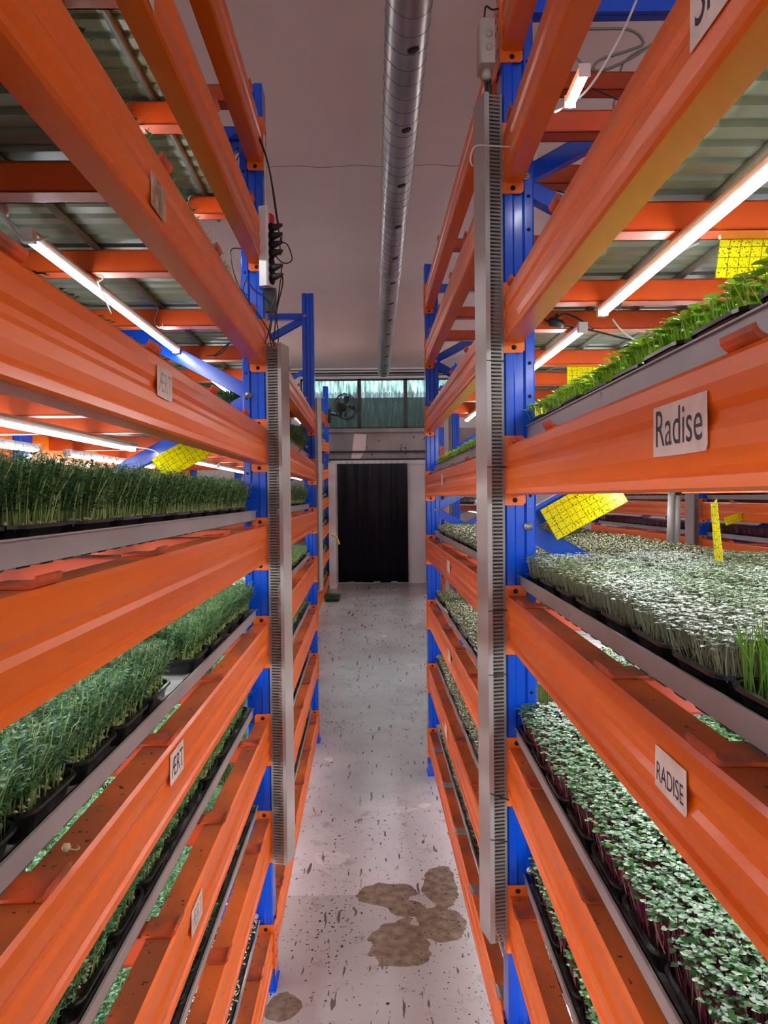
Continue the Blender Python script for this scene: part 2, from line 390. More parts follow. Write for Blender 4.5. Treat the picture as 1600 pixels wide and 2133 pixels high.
# ------------------------------------------------------------------ ventilation duct
root = empty('ventilation_duct', (.1, 3, 3.1)); tag(root, 'galvanised spiral air duct hanging under the ceiling above the aisle', 'duct')
Dp0, Dp1 = Vector((.135, -1.2, 3.1)), Vector((.072, 9.5, 3.1)); RD = .076
mb = MB(M['galv']); n = 60
mb.tube([Dp0 + (Dp1 - Dp0) * i / n for i in range(n + 1)], RD, 32); mb.build('duct_tube', root)
mb = MB(M['seam']); pts = []; L = (Dp1 - Dp0).length; pitch = .098
nn = int(L / pitch * 20)
for i in range(nn):
    th = 2 * math.pi * i / 20; c = Dp0 + (Dp1 - Dp0) * (i / nn); pts.append(c + Vector((math.cos(th), 0, math.sin(th))) * (RD + .0002))
mb.tube(pts, .0016, 5); mb.build('spiral_seam', root)
mb = MB(M['galv']); c = Dp0 + (Dp1 - Dp0) * .60
mb.tube([c, c + Vector((0, .05, 0))], RD + .003, 32); mb.build('joint_band', root)
for i in range(14):
    y = 2.02 + i * .555; c = Dp0 + (Dp1 - Dp0) * ((y + 1.2) / L)
    ax = Vector((.28, 0, -1)).normalized(); mb = MB(M['dark'])
    mb.disc(c + ax * (RD - .006), ax, .021, .0068, 20); mb.build('air_hole', root)

# ------------------------------------------------------------------ unseen ceiling lamps, added to brighten aisle, floor and ceiling
M['lamp'] = emis('added_lamp_tube', (1.0, .96, .95), 24); M['lamp2'] = emis('bright_added_lamp_tube', (1.0, .96, .95), 48)
for x, y, rz, lab in ((.28, -.9, 0, 'added ceiling tube lamp over the aisle just behind the camera'), (.28, -2.3, 0, 'added ceiling tube lamp over the aisle well behind the camera'),
                      (2.0, 5.9, 0, 'added ceiling tube lamp hidden over the cross aisle at right'), (-2.3, 5.9, 0, 'added ceiling tube lamp hidden over the cross aisle at left'),
                      (1.75, 8.6, 0, 'added ceiling tube lamp hidden near the back wall at right'), (-1.9, 8.6, 0, 'added ceiling tube lamp hidden near the back wall at left')):
    root = empty('added_ceiling_lamp', (x, y, ZC)); tag(root, lab, 'ceiling lamp', 'added ceiling tube lamps')
    mb = MB(M['white']); mb.box((x - .03, y - .6, ZC - .05), (x + .03, y + .6, ZC)); mb.build('batten', root)
    mb = MB(M['lamp' if y < 0 else 'lamp2']); mb.tube([(x, y - .59, ZC - .085), (x, y + .59, ZC - .085)], .018, 12); mb.build('tube', root)
    for q in (-.595, .575):
        mb = MB(M['white']); mb.box((x - .012, y + q, ZC - .105), (x + .012, y + q + .02, ZC - .05)); mb.build('socket', root)

# ------------------------------------------------------------------ racks
BH, BD, PW, PD, FD = .11, .044, .08, .07, .80
BEAM = [(.005, 0), (0, .003), (0, .013), (.0045, .0165), (.003, .021), (.0005, .035), (.0005, .05), (.0045, .058), (.0045, .066), (.001, .074), (0, .09), (.001, .105), (.005, .11), (.044, .11), (.044, 0)]
POST = [(0, -.036), (.004, -.04), (.021, -.04), (.026, -.034), (.044, -.034), (.049, -.04), (.066, -.04), (.07, -.036), (.07, .036), (.066, .04), (.049, .04), (.044, .034), (.026, .034), (.021, .04), (.004, .04), (0, .036)]
class Bay:
    def __init__(s, P0, P1, side):
        s.P0 = Vector((*P0, 0)); s.P1 = Vector((*P1, 0)); d = s.P1 - s.P0; s.L = d.length; v = d.normalized(); s.side = side
        u = Vector((v.y, -v.x, 0)) * (1 if side > 0 else -1)
        s.M = Matrix(((u.x, v.x, 0, P0[0]), (u.y, v.y, 0, P0[1]), (0, 0, 1, 0), (0, 0, 0, 1)))
        if side < 0: s.yaw = math.atan2(-v.x, v.y)
        else: s.yaw = math.atan2(-v.x, v.y)
    def W(s, u, v, z): return s.M @ Vector((u, v, z))
def add_post(bay, v, root, top, holes=False, rear=True, brace=True, nodes=(), base=None, trunk=None):
    base = floorz(bay.W(0, v, 0).y) if base is None else base
    for k, u0 in enumerate((0, FD - PD) if rear else (0,)):
        mb = MB([M['blue'], M['dark']], bay.M @ Matrix.Translation((u0, v, 0)))
        mb.extrude_z(POST if bay.side > 0 else POST, base + .004, top)
        if holes and k == 0:
            z = base + .15
            while z < top - .05:
                mb.disc((.0575, -.0402, z), (0, -1, 0), .0042, .0004, 10, 1); z += .075
        mb.build('upright', root)
        mb = MB(M['blue'], bay.M @ Matrix.Translation((u0, v, base)))
        mb.box((-.008, -.05, 0), (PD + .008, .05, .005)); mb.box((-.004, -.044, .005), (PD + .004, -.0405, .07)); mb.box((-.004, .0405, .005), (PD + .004, .044, .07)); mb.box((-.004, -.044, .005), (-.0005, .044, .07))
        for q in (-.03, .03): mb.disc((PD * .5, q * 1.4, .005), (0, 0, 1), .007, .006, 8)
        mb.build('foot', root)
    if brace:
        for za, zb in nodes:
            a = Vector((.035, v, za)); b = Vector((FD - .035, v, zb)); d = (b - a); L = d.length; d.normalize()
            nrm = Vector((-d.z, 0, d.x)); dv = Vector((0, 1, 0))
            mm = Matrix(((d.x, 0, nrm.x, a.x), (0, 1, 0, a.y), (d.z, 0, nrm.z, a.z), (0, 0, 0, 1)))
            mb = MB(M['blue'], bay.M @ mm)
            h = .021
            mb.box((0, -.012, -h), (L, -.010, h)); mb.box((0, -.024, -h), (L, -.012, -h + .002)); mb.box((0, -.024, h - .002), (L, -.012, h)) if False else None
            mb.box((0, -.012, -h), (L, .012, -h + .002)); mb.box((0, -.012, h - .002), (L, .012, h))
            mb.build('brace', root)
        zs = sorted(set([p[0] for p in nodes]))
        for z in zs:
            mb = MB([M['steel']], bay.M @ Matrix.Translation((.052, v, z)))
            mb.disc((0, -.0405, 0), (0, -1, 0), .0095, .002, 16); mb.disc((0, -.0425, 0), (0, -1, 0), .0062, .006, 6); mb.disc((0, -.0485, 0), (0, -1, 0), .0035, .004, 8)
            mb.build('bolt', root)
def add_beam(bay, zb, root, v0=None, v1=None, rear=True, conn=(True, True), labels=()):
    v0 = .041 if v0 is None else v0; v1 = bay.L - .041 if v1 is None else v1
    for k in range(2 if rear else 1):
        m = bay.M if k == 0 else bay.M @ Matrix(((-1, 0, 0, FD), (0, 1, 0, 0), (0, 0, 1, 0), (0, 0, 0, 1)))
        mb = MB([M['orange'], M['orange_dust']], m); mb.m = m @ Matrix.Translation((0, 0, zb))
        mb.extrude_v(BEAM, v0, v1, 0, {12: 1}); bm = mb.build('beam', root)
        for e, vv, s in ((0, v0, -1), (1, v1, 1)):
            if not conn[e]: continue
            mb = MB([M['plate'], M['dark']], m @ Matrix.Translation((0, vv, zb)))
            t = .003 * s
            mb.extrude_v([(-.004, -.024), (-.004, .134), (.040, .134), (.046, .128), (.046, -.018), (.040, -.024)] , min(0, -t), max(0, -t)) 
            mb.box((-.005, 0, -.024), (-.001, s * .05, .134))
            for hz in (-.012, .121): mb.disc((.022, -t - s * .0002, hz), (0, -s, 0), .0058, .0004, 14, 1)
            for hz in (.02, .07, .1): mb.disc((-.0052, s * .03, hz), (-1, 0, 0), .005, .0004, 8, 1)
            mb.build('end_connector', bm)
        if k == 0:
            for args in labels: paper(bay, zb, bm, *args)
def text_mesh(body, size):
    c = bpy.data.curves.new('t', 'FONT'); c.body = body; c.size = size; c.extrude = 0; c.resolution_u = 6
    o = bpy.data.objects.new('t', c); sc.collection.objects.link(o)
    dg = bpy.context.evaluated_depsgraph_get(); me = bpy.data.meshes.new_from_object(o.evaluated_get(dg))
    V = [v.co.copy() for v in me.vertices]; Fc = [tuple(p.vertices) for p in me.polygons]
    bpy.data.objects.remove(o); bpy.data.curves.remove(c); bpy.data.meshes.remove(me); return V, Fc
def paper(bay, zb, beam, ya, yb, z0, z1, body, ink, desc, tilt=0.0, fs=1.0, mat='paper'):
    """paper stuck on the aisle face between depths ya (reading start) and yb; z above the floor"""
    vs = lambda y: (Vector((0, y, 0)) - bay.P0).dot((bay.P1 - bay.P0).normalized())
    a, b = vs(ya), vs(yb); w_ = abs(b - a); h = z1 - z0; dirv = 1 if b > a else -1
    o = bay.W(-.0012, a, z0); X = (bay.W(0, dirv, 0) - bay.W(0, 0, 0)); Z = Vector((0, 0, 1)); Nn = X.cross(Z)
    X2 = X * math.cos(tilt) + Z * math.sin(tilt); Z2 = Z * math.cos(tilt) - X * math.sin(tilt)
    m = Matrix(((X2.x, Z2.x, Nn.x, o.x), (X2.y, Z2.y, Nn.y, o.y), (X2.z, Z2.z, Nn.z, o.z), (0, 0, 0, 1)))
    mb = MB([M[mat], M[ink]], m)
    mb.extrude_z([(0, .001), (w_ * .5, 0), (w_ * .97, .0), (w_, h * .1), (w_ * .99, h), (.001, h * .985)], 0, .0007)
    if body:
        V, Fc = text_mesh(body, 1.0)
        mx = max(v.x for v in V); mn = min(v.x for v in V); my = max(v.y for v in V); mny = min(v.y for v in V)
        sx = w_ * .86 * fs / (mx - mn); sy = min(h * .70 / (my - mny), sx * 1.25)
        mb.add([((v.x - mn) * sx + w_ * .07, (v.y - mny) * sy + h * .2, .0010) for v in V], Fc, 1)
    ob = mb.build('paper_label', beam); ob['label'] = desc
def add_crossbar(bay, v, zt, root, mat='crossbar', hookmat='hook', rear_hook=True):
    mb = MB([M[mat], M[hookmat]], bay.M @ Matrix.Translation((0, v, zt)))
    hw = .0225
    mb.box((.046, -hw, -.046), (FD - .046, -hw + .003, -.0005)); mb.box((.046, hw - .003, -.046), (FD - .046, hw, -.0005)); mb.box((.046, -hw, -.0035), (FD - .046, hw, -.0005))
    mb.box((.046, -hw, -.046), (FD - .046, hw, -.043))
    for k in (0, 1):
        m2 = Matrix.Identity(4) if k == 0 else Matrix(((-1, 0, 0, FD), (0, 1, 0, 0), (0, 0, 1, 0), (0, 0, 0, 1)))
        hk = .027
        prof = [(.052, .0005), (.006, .0005), (.002, .003), (-.001, .007), (-.0015, .012), (.0015, .013), (.003, .009), (.006, .006), (.010, .004), (.052, .004)]
        mb.extrude_v(prof, -hk, hk, 1, None, m2)
    return mb.build('crossbar', root)

TABLE_U0, TABLE_U1 = .040, .752
def make_table(bay, v0, v1, zt, label, u0=TABLE_U0, u1=TABLE_U1, du=0.0, shelf_group=None):
    loc = bay.W(.4, (v0 + v1) / 2, zt); root = empty('grow_table', loc); tag(root, label, 'grow table', 'grow tables on the racks')
    m = bay.M @ Matrix.Translation((du, 0, zt + .0045))
    zb, zr = .014, .042
    mb = MB([M['table'], M['table_in']], m)
    for (a, b) in ((u0, u0 + .002), (u1 - .002, u1)): mb.box((a, v0, zb), (b, v1, zr))
    for (a, b) in ((v0, v0 + .002), (v1 - .002, v1)): mb.box((u0 + .002, a, zb), (u1 - .002, b, zr))
    for (a, b) in ((u0 - .004, u0 + .002), (u1 - .002, u1 + .004)): mb.box((a, v0, zr - .002), (b, v1, zr))
    mb.build('rim', root)
    mb = MB([M['table_in'], M['table_under_shaded']], m)
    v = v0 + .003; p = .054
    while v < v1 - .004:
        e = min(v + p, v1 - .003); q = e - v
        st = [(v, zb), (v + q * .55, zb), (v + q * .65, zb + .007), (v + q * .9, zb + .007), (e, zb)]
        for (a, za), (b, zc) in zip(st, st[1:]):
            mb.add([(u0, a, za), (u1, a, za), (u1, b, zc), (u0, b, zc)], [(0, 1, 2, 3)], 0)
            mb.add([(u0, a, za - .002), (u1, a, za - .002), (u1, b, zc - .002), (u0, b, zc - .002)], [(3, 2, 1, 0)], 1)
        v = e
    mb.build('corrugated_floor', root)
    for uu in (.13, .255, .37, .49, .61, .70):
        mb = MB(M['rib_pipe'], m); mb.tube([(uu, v0 + .004, .0045 + .0035), (uu, v1 - .004, .008)], .0075, 10); mb.build('support_pipe', root)
    return root
def make_tube():
    mb = MB(M['led_body']); 
    prof = [(-.008, -.002), (-.011, .006), (-.008, .013), (.008, .013), (.011, .006), (.008, -.002)]
    mb.extrude_v(prof, 0, 1.0); o = mb.build('led_tube')
    mb = MB(M['led']); a = [( .0085 * math.cos(t), -.0025 + .0085 * math.sin(t)) for t in [math.pi + math.pi * k / 8 for k in range(9)]]
    mb.extrude_v(a, .006, .994); mb.build('diffuser', o)
    for y in (-.012, .994):
        mb = MB(M['white']); mb.box((-.0105, y, -.010), (.0105, y + .016, .0135)); mb.build('end_cap', o)
    return o
TUBE = make_tube(); TUBE_USED = [False]
def led(p0, length, yaw, label, pitch=0):
    if TUBE_USED[0]: o = copy_tree(TUBE)
    else: o = TUBE; TUBE_USED[0] = True
    o.location = p0; o.rotation_euler = (pitch, 0, yaw); o.scale = (1, length, 1)
    tag(o, label, 'led light', 'led grow lights under the shelves'); return o

# rack coordinates
A_L, B_L, N_L = (-.337, 2.28), (-.385, 4.56), (-.305, 0.0)
A_R, B_R, N_R = (.287, 1.73), (.2535, 4.01), (.2635, -.55)
LZ = [EYE + z for z in (1.0, .702, .402, .103, -.192, -.488, -.785, -1.08, -1.43)]
RZ = [EYE + z for z in (.996, .704, .347, .002, -.338, -.686, -1.027, -1.375)]
bl1, bl2 = Bay(N_L, A_L, -1), Bay(A_L, B_L, -1)
br1, br2 = Bay(N_R, A_R, 1), Bay(A_R, B_R, 1)
nodesL = [(2.60, 2.205), (1.81, 2.205), (1.81, 1.415), (1.02, 1.415), (1.02, .625), (.23, .625), (2.60, 2.60), (.23, .23)]
nodesR = [(2.22, 2.615), (2.22, 1.825), (1.43, 1.825), (1.43, 1.035), (.64, 1.035), (.64, .245), (2.615, 2.615)]
root = empty('shelving_rack', (A_L[0], A_L[1], 0)); tag(root, 'blue and orange steel rack along the left of the aisle, nearest the camera', 'rack'); LR = root
add_post(bl1, .0, root, 2.735, nodes=nodesL)
add_post(bl1, bl1.L, root, 2.735, holes=True, nodes=nodesL)
add_post(bl2, bl2.L, root, 2.735, nodes=nodesL)
labL = {1: [(1.03, 1.10, EYE + .706, EYE + .765, '', 'ink', 'white blank paper label', .0, 1)],
        2: [(1.07, 1.145, EYE + .418, EYE + .468, '', 'ink', 'torn brown paper label', 0, 1, 'oldpaper')],
        3: [(1.085, 1.165, EYE + .150, EYE + .196, 'ÆRT', 'faintink', 'faded paper label reading ÆRT')],
        5: [(1.12, 1.20, EYE - .434, EYE - .386, 'ÆRT', 'ink', 'paper label reading ÆRT')],
        6: [(1.235, 1.315, EYE - .735, EYE - .690, 'ÆRT', 'faintink', 'paper label with faint ÆRT')]}
for i, z in enumerate(LZ):
    add_beam(bl1, z, root, labels=labL.get(i, ()))
    if i > 1: add_beam(bl2, z, root)
    for v in {3: (.39, .78, 1.2, 1.63, 2.0), 4: (.25, .67, 1.18, 1.57, 2.0)}.get(i, (.24, .72, 1.12, 1.56, 2.0)): add_crossbar(bl1, bl1.L - v, z + BH, root)
    for v in (.25, .70, 1.15, 1.60, 2.05) if i > 1 else (): add_crossbar(bl2, v, z + BH, root)
root = empty('shelving_rack', (A_R[0], A_R[1], 0)); tag(root, 'blue and orange steel rack along the right of the aisle, nearest the camera', 'rack'); RR = root
add_post(br1, .0, root, 2.735, nodes=nodesR); add_post(br1, br1.L, root, 2.735, holes=True, nodes=nodesR); add_post(br2, br2.L, root, 2.735, nodes=nodesR)
labR = {2: [(.655, .50, EYE + .381, EYE + .452, 'Shiso', 'ink', 'white paper label reading Shiso', .0, .8)],
        3: [(.747, .622, EYE + .036, EYE + .086, 'Radise', 'ink', 'white paper label reading Radise')],
        4: [(.745, .667, EYE - .293, EYE - .250, 'RADISE', 'ink', 'white paper label reading RADISE')]}
labR2 = {3: [(3.15, 3.07, EYE + .045, EYE + .095, '', 'ink', 'worn white paper label')],
         4: [(2.95, 2.85, EYE - .30, EYE - .25, '', 'ink', 'white paper label')],
         5: [(2.95, 2.85, EYE - .65, EYE - .60, '', 'ink', 'white paper label')],
         6: [(3.1, 3.0, EYE - .99, EYE - .94, '', 'ink', 'white paper label')]}
for i, z in enumerate(RZ):
    add_beam(br1, z, root, labels=labR.get(i, ())); add_beam(br2, z, root, labels=labR2.get(i, ()))
    for v in {0: (), 1: (.12, .9, 1.3, 1.7), 3: (.16, .48, 1.16, 1.7), 4: (.21, .79, 1.09, 1.7), 5: (.26, .67, 1.2, 1.7)}.get(i, (.12, .54, 1.15, 1.7)): add_crossbar(br1, br1.L - v, z + BH, root)
    for v in ((.25, 1.5) if i == 0 else (.135, .63, 1.05, 1.5, 1.95)):
        if i == 7: add_crossbar(br2, v, z + BH, root, 'steel', 'steel')
        else: add_crossbar(br2, v, z + BH, root)

def simple_rack(P0, P1, side, levels, top, label, xb=(.3, .8, 1.3, 1.8), nodes=None, conn=True, rear=True):
    b = Bay(P0, P1, side); root = empty('shelving_rack', (P0[0], P0[1], floorz(P0[1]))); tag(root, label, 'rack')
    fz = floorz(P0[1])
    nd = [(fz + 1.0, fz + 1.4), (fz + 1.0, fz + .6), (fz + 1.8, fz + 1.4), (fz + 1.8, fz + 2.2), (fz + .2, fz + .6), (fz + 2.6, fz + 2.2)]
    add_post(b, 0, root, top, nodes=nd); add_post(b, b.L, root, top + (floorz(P1[1]) - fz), nodes=nd)
    for z0, z1 in levels:
        # beams may follow the sloping floor
        b2 = Bay(P0, P1, side); sl = (z1 - z0) / b2.L
        b2.M = b.M @ Matrix(((1, 0, 0, 0), (0, 1, 0, 0), (0, sl, 1, 0), (0, 0, 0, 1)))
        add_beam(b2, z0, root)
        for v in xb: add_crossbar(b2, v, z0 + BH, root)
    return b, root
C_L, D_L = (-.646, 7.5), (-.649, 9.76)
Zp = lambda py, Y: EYE + (VPY - py) * Y / F_PX
lv = [(Zp(c + 24, 7.5), Zp(d + 20, 9.76)) for c, d in ((839, 866), (912, 920), (983, 974), (1053, 1030), (1123, 1084), (1192, 1137), (1262, 1191))]
bl3, LR3 = simple_rack(C_L, D_L, -1, lv, Zp(762, 7.5), 'blue and orange rack standing beside the black curtain, far left of aisle')
RF = [(EYE + z, EYE + z + .05) for z in (.85, .45, .10, -.22, -.55, -.9, -1.2)]
br3, RR3 = simple_rack((.71, 7.2), (.78, 9.45), 1, RF, 2.75, 'far blue and orange rack behind the right rack, near the back wall')
LB = [(z, z) for z in (EYE + .85, EYE + .5, EYE + .2, EYE - .15, EYE - .5, EYE - .9)]
bl4, _ = simple_rack((-1.87, 1.72), (-1.87, 4.0), -1, LB, 2.5, 'rack seen through the left rack, across the second aisle, nearer one')
bl5, _ = simple_rack((-1.87, 4.65), (-1.87, 6.93), -1, LB, 2.5, 'rack seen through the left rack, across the second aisle, farther one')
RB = [(z, z) for z in (EYE + .98, EYE + .7, EYE + .35, EYE - .165, EYE - .405, EYE - .75, EYE - 1.1)]
br4, _ = simple_rack((2.1, 2.62), (2.1, 4.9), 1, RB, 2.6, 'rack seen through the right rack, across the second aisle, nearer one')
br5, _ = simple_rack((2.1, 5.03), (2.1, 7.31), 1, RB, 2.6, 'rack seen through the right rack, across the second aisle, farther one')

# ------------------------------------------------------------------ tables
ORD = ['zeroth', 'first', 'second', 'third', 'fourth', 'fifth', 'sixth', 'seventh', 'eighth', 'ninth', 'tenth', 'eleventh', 'twelfth', 'thirteenth', 'fourteenth', 'fifteenth', 'sixteenth', 'seventeenth']
DUL = {3: .045, 5: -.004, 6: .010, 4: -.008}; DUR = {3: .012, 4: -.006, 5: -.018}
for i, z in enumerate(LZ):
    if i > 0: make_table(bl1, .06, bl1.L - .055, z + BH, 'long grey grow table on left rack near bay, %s shelf from top' % ORD[i + 1], du=DUL.get(i, 0))
    if i > 1: make_table(bl2, .06, bl2.L - .06, z + BH, 'long grey grow table on left rack far bay, %s shelf from top' % ORD[i + 1])
for i, z in enumerate(RZ):
    if i > 1: make_table(br1, .06, br1.L - .03, z + BH, 'long grey grow table on right rack near bay, %s shelf from top' % ORD[i + 1], du=DUR.get(i, 0))
    if i > 1: make_table(br2, .06, br2.L - .06, z + BH, 'long grey grow table on right rack far bay, %s shelf from top' % ORD[i + 1])

# ------------------------------------------------------------------ trays and greens
TX, TY, TH = .19, .142, .031
def rrect(hx, hy, r, z, n=5):
    out = []
    for cx, cy, a0 in ((hx - r, hy - r, 0), (-hx + r, hy - r, 90), (-hx + r, -hy + r, 180), (hx - r, -hy + r, 270)):
        for k in range(n):
            a = math.radians(a0 + 90 * k / (n - 1)); out.append((cx + r * math.cos(a), cy + r * math.sin(a), z))
    return out
def tray_mesh():
    mb = MB(M['tray']); hx, hy = TX / 2, TY / 2
    rings = [rrect(hx - .012, hy - .012, .02, 0), rrect(hx - .004, hy - .004, .024, TH - .004), rrect(hx, hy, .026, TH - .004), rrect(hx, hy, .026, TH),
             rrect(hx - .005, hy - .005, .022, TH), rrect(hx - .006, hy - .006, .022, TH - .004), rrect(hx - .013, hy - .013, .019, .003)]
    n = len(rings[0]); vs = [p for r in rings for p in r]; fs = []
    for i in range(len(rings) - 1):
        for j in range(n): fs.append((i * n + j, i * n + (j + 1) % n, (i + 1) * n + (j + 1) % n, (i + 1) * n + j))
    fs.append(tuple(range(n))[::-1]); fs.append(tuple(range((len(rings) - 1) * n, len(rings) * n)))
    mb.add(vs, fs); return mb
def soil_mb():
    mb = MB(M['soil']); r = rrect(TX / 2 - .0085, TY / 2 - .0085, .02, .0225); r2 = rrect(TX / 2 - .013, TY / 2 - .013, .018, .004)
    n = len(r); mb.add(r + r2, [tuple(range(n))] + [((j + 1) % n, j, n + j, n + (j + 1) % n) for j in range(n)]); return mb
def leaf(mb, p, d, up, L, W, mi, fold=.25, n=3):
    """a folded pointed-oval leaf from p along d"""
    d = d.normalized(); s = d.cross(up)
    if s.length < 1e-4: s = d.orthogonal()
    s.normalize(); nn = s.cross(d)
    ws = {2: (.0, 1, 0), 3: (.12, 1, .75, 0), 4: (.1, .85, 1, .7, 0)}[n]
    vs = []
    for k in range(n + 1):
        t = k / n; c = p + d * (L * t) - nn * (.25 * L * t * t)
        w_ = W * ws[k] if k < n else 0
        vs += [c + s * w_ + nn * (fold * w_), c, c - s * w_ + nn * (fold * w_)]
    fs = []
    for k in range(n):
        a = 3 * k
        fs += [(a, a + 3, a + 4, a + 1), (a + 1, a + 4, a + 5, a + 2)]
    mb.add(vs, fs, mi, None, True)
def ribbon(mb, pts, w_, mi):
    a = Vector((ru(-1, 1), ru(-1, 1), 0)).normalized() * w_
    vs = []
    for p in pts: vs += [p + a, p - a]
    mb.add(vs, [(2 * i, 2 * i + 1, 2 * i + 3, 2 * i + 2) for i in range(len(pts) - 1)], mi)
def rdir(z=0.0):
    a = ru(0, 2 * math.pi); return Vector((math.cos(a), math.sin(a), z))
def pea_mb(seed, n=620, h=.098, mats=('tendril', 'pea', 'seed')):
    random.seed(seed); mb = MB([M[k] for k in mats])
    for _ in range(n):
        x, y = ru(-.085, .085), ru(-.063, .063); H = h * ru(.62, 1.06) * (1 + .06 * math.sin(x * 60 + seed) * math.cos(y * 70))
        lean = rdir() * ru(0, .020) + Vector((x, y, 0)) * .14
        b = Vector((x, y, .024)); m = b + Vector((0, 0, H * .5)) + lean * .3; t = b + Vector((0, 0, H)) + lean
        ribbon(mb, [b, m, t], .00062, 0)
        for k in range(8):
            f = ru(.32, 1.0); p = m.lerp(t, (f - .5) * 2) if f > .5 else b.lerp(m, f * 2)
            leaf(mb, p, rdir(ru(-.1, 1.1)), Vector((0, 0, 1)), ru(.006, .0125), ru(.0018, .0040), 1, .3, 3)
        for k in range(5):
            p = m.lerp(t, ru(.35, 1)); d = rdir(ru(.1, 1.2)).normalized(); e = rdir(.2)
            L_ = ru(.012, .028); ribbon(mb, [p, p + d * L_ * .5, p + d * L_ * .8 + e * L_ * .2, p + d * L_ + e * L_ * .4], .00032, 1)
    for _ in range(85):
        e = random.choice((0, 1)); sx = ru(-1, 1); side = random.choice((-1, 1))
        x, y = ((side * ru(.070, .082), sx * .060) if e else (sx * .08, side * ru(.048, .058)))
        c = Vector((x, y, .027 + ru(0, .008))); r = ru(.0028, .004)
        vs = [c + Vector(q) * r for q in ((0, 0, -1), (1, 0, 0), (0, 1, 0), (-1, 0, 0), (0, -1, 0), (0, 0, 1))]
        mb.add(vs, [(0, 2, 1), (0, 3, 2), (0, 4, 3), (0, 1, 4), (5, 1, 2), (5, 2, 3), (5, 3, 4), (5, 4, 1)], 2, None, True)
    return mb
def coty_mb(seed, n, h, L, W, mats, stemw=.0008, cup=.5, spread=.012, hv=.12, nn=3, lo=.0):
    """broad two-leaved seedlings on thin stems"""
    random.seed(seed); mb = MB([M[k] for k in mats])
    for _ in range(n):
        x, y = ru(-.087, .087), ru(-.066, .066); H = h * ru(1 - hv, 1 + hv) * (1 - .12 * (abs(x) / .087) ** 4)
        lean = rdir() * ru(0, spread) + Vector((x, y, 0)) * .08
        b = Vector((x, y, .024)); t = b + Vector((0, 0, H)) + lean; m = b.lerp(t, .5) + rdir() * .002
        ribbon(mb, [b, m, t], stemw, 0)
        d = rdir(); k2 = ru(lo, cup)
        for s in (1, -1):
            dd = Vector((d.x * s, d.y * s, k2 + ru(-.15, .15)))
            leaf(mb, t, dd, Vector((0, 0, 1)), L * ru(.75, 1.15), W * ru(.8, 1.15), 1, .12, nn)
    return mb
def grass_mb(seed, n, h, mat):
    random.seed(seed); mb = MB([M[mat]])
    for _ in range(n):
        x, y = ru(-.085, .085), ru(-.062, .062); b = Vector((x, y, .024)); H = h * ru(.6, 1.1)
        l = rdir() * ru(0, .02); ribbon(mb, [b, b + Vector((0, 0, H * .6)) + l * .3, b + Vector((0, 0, H)) + l], .0006, 0)
    return mb
TRAY = tray_mesh(); tm = TRAY.build('seedling_tray'); SO = soil_mb().build('soil')
tray_me, soil_me = tm.data, SO.data
bpy.data.objects.remove(tm); bpy.data.objects.remove(SO)
def variants(fn, k):
    out = []
    for i in range(k):
        o = fn(i).build('greens'); out.append(o.data); bpy.data.objects.remove(o)
    return out
CROPS = {
    'pea': ('pea shoots', variants(lambda i: pea_mb(i + 1), 4)),
    'radish': ('radish microgreens', variants(lambda i: coty_mb(20 + i, 640, .055, .0080, .0047, ('radstem', 'radish')), 3)),
    'cress': ('pale green cress', variants(lambda i: coty_mb(30 + i, 850, .042, .0064, .0040, ('cstem', 'cress'), .0005, .5, .009, .17, 2), 3)),
    'lime': ('bright green seedlings', variants(lambda i: coty_mb(40 + i, 330, .046, .0115, .0078, ('lime', 'lime'), .0006, 1.2), 2)),
    'sprout': ('yellowish sprouts', variants(lambda i: coty_mb(50 + i, 420, .030, .0085, .0036, ('cstem', 'sprout'), .0008, 1.2, .010, .2, 2, -.2), 3)),
    'purple': ('purple microgreens', variants(lambda i: coty_mb(60 + i, 300, .045, .008, .005, ('radstem', 'purple')), 2)),
    'grass': ('bright green grass shoots', variants(lambda i: grass_mb(70 + i, 1300, .062, 'grass'), 1)),
    'green': ('fresh green seedlings', variants(lambda i: coty_mb(80 + i, 420, .06, .007, .0042, ('tendril', 'radish'), .0006, .9), 2)),
    'seedbed': ('sprouting seeds', variants(lambda i: coty_mb(90 + i, 420, .008, .006, .0024, ('cstem', 'seed'), .0006, .5, .004, .3, 2, -.3), 1)),
}
random.seed(11)
COUNT = {}
TNAME = dict(pea='pea_shoot_tray', radish='radish_tray', cress='cress_tray', lime='lettuce_tray', sprout='sprout_tray', purple='purple_microgreen_tray', grass='grass_tray', green='seedling_tray', seedbed='seed_tray')
TRAYS = []
def put_tray(bay, u, v, z, crop, label, hscale=1.0, jitter=True, group=None, dz=None):
    name, meshes = CROPS[crop]
    t = bpy.data.objects.new(TNAME[crop], tray_me); sc.collection.objects.link(t)
    t.location = bay.W(u + (ru(-.004, .004) if jitter else 0), v, z); t.rotation_euler = (0, 0, bay.yaw + (ru(-.02, .02) if jitter else 0))
    tag(t, label, 'tray', group or ('trays of ' + name))
    s = bpy.data.objects.new('soil', soil_me); sc.collection.objects.link(s); s.parent = t
    g = bpy.data.objects.new('greens', random.choice(meshes)); sc.collection.objects.link(g); g.parent = t
    g.rotation_euler = (0, 0, random.choice((0, math.pi))); g.scale = (1, 1, hscale)
    g.location = (0, 0, .024 * (1 - hscale))
    COUNT[crop] = COUNT.get(crop, 0) + 1; TRAYS.append(t)
    return t
ROWN = ['aisle', 'second', 'third']
TZ = .0045 + .0215
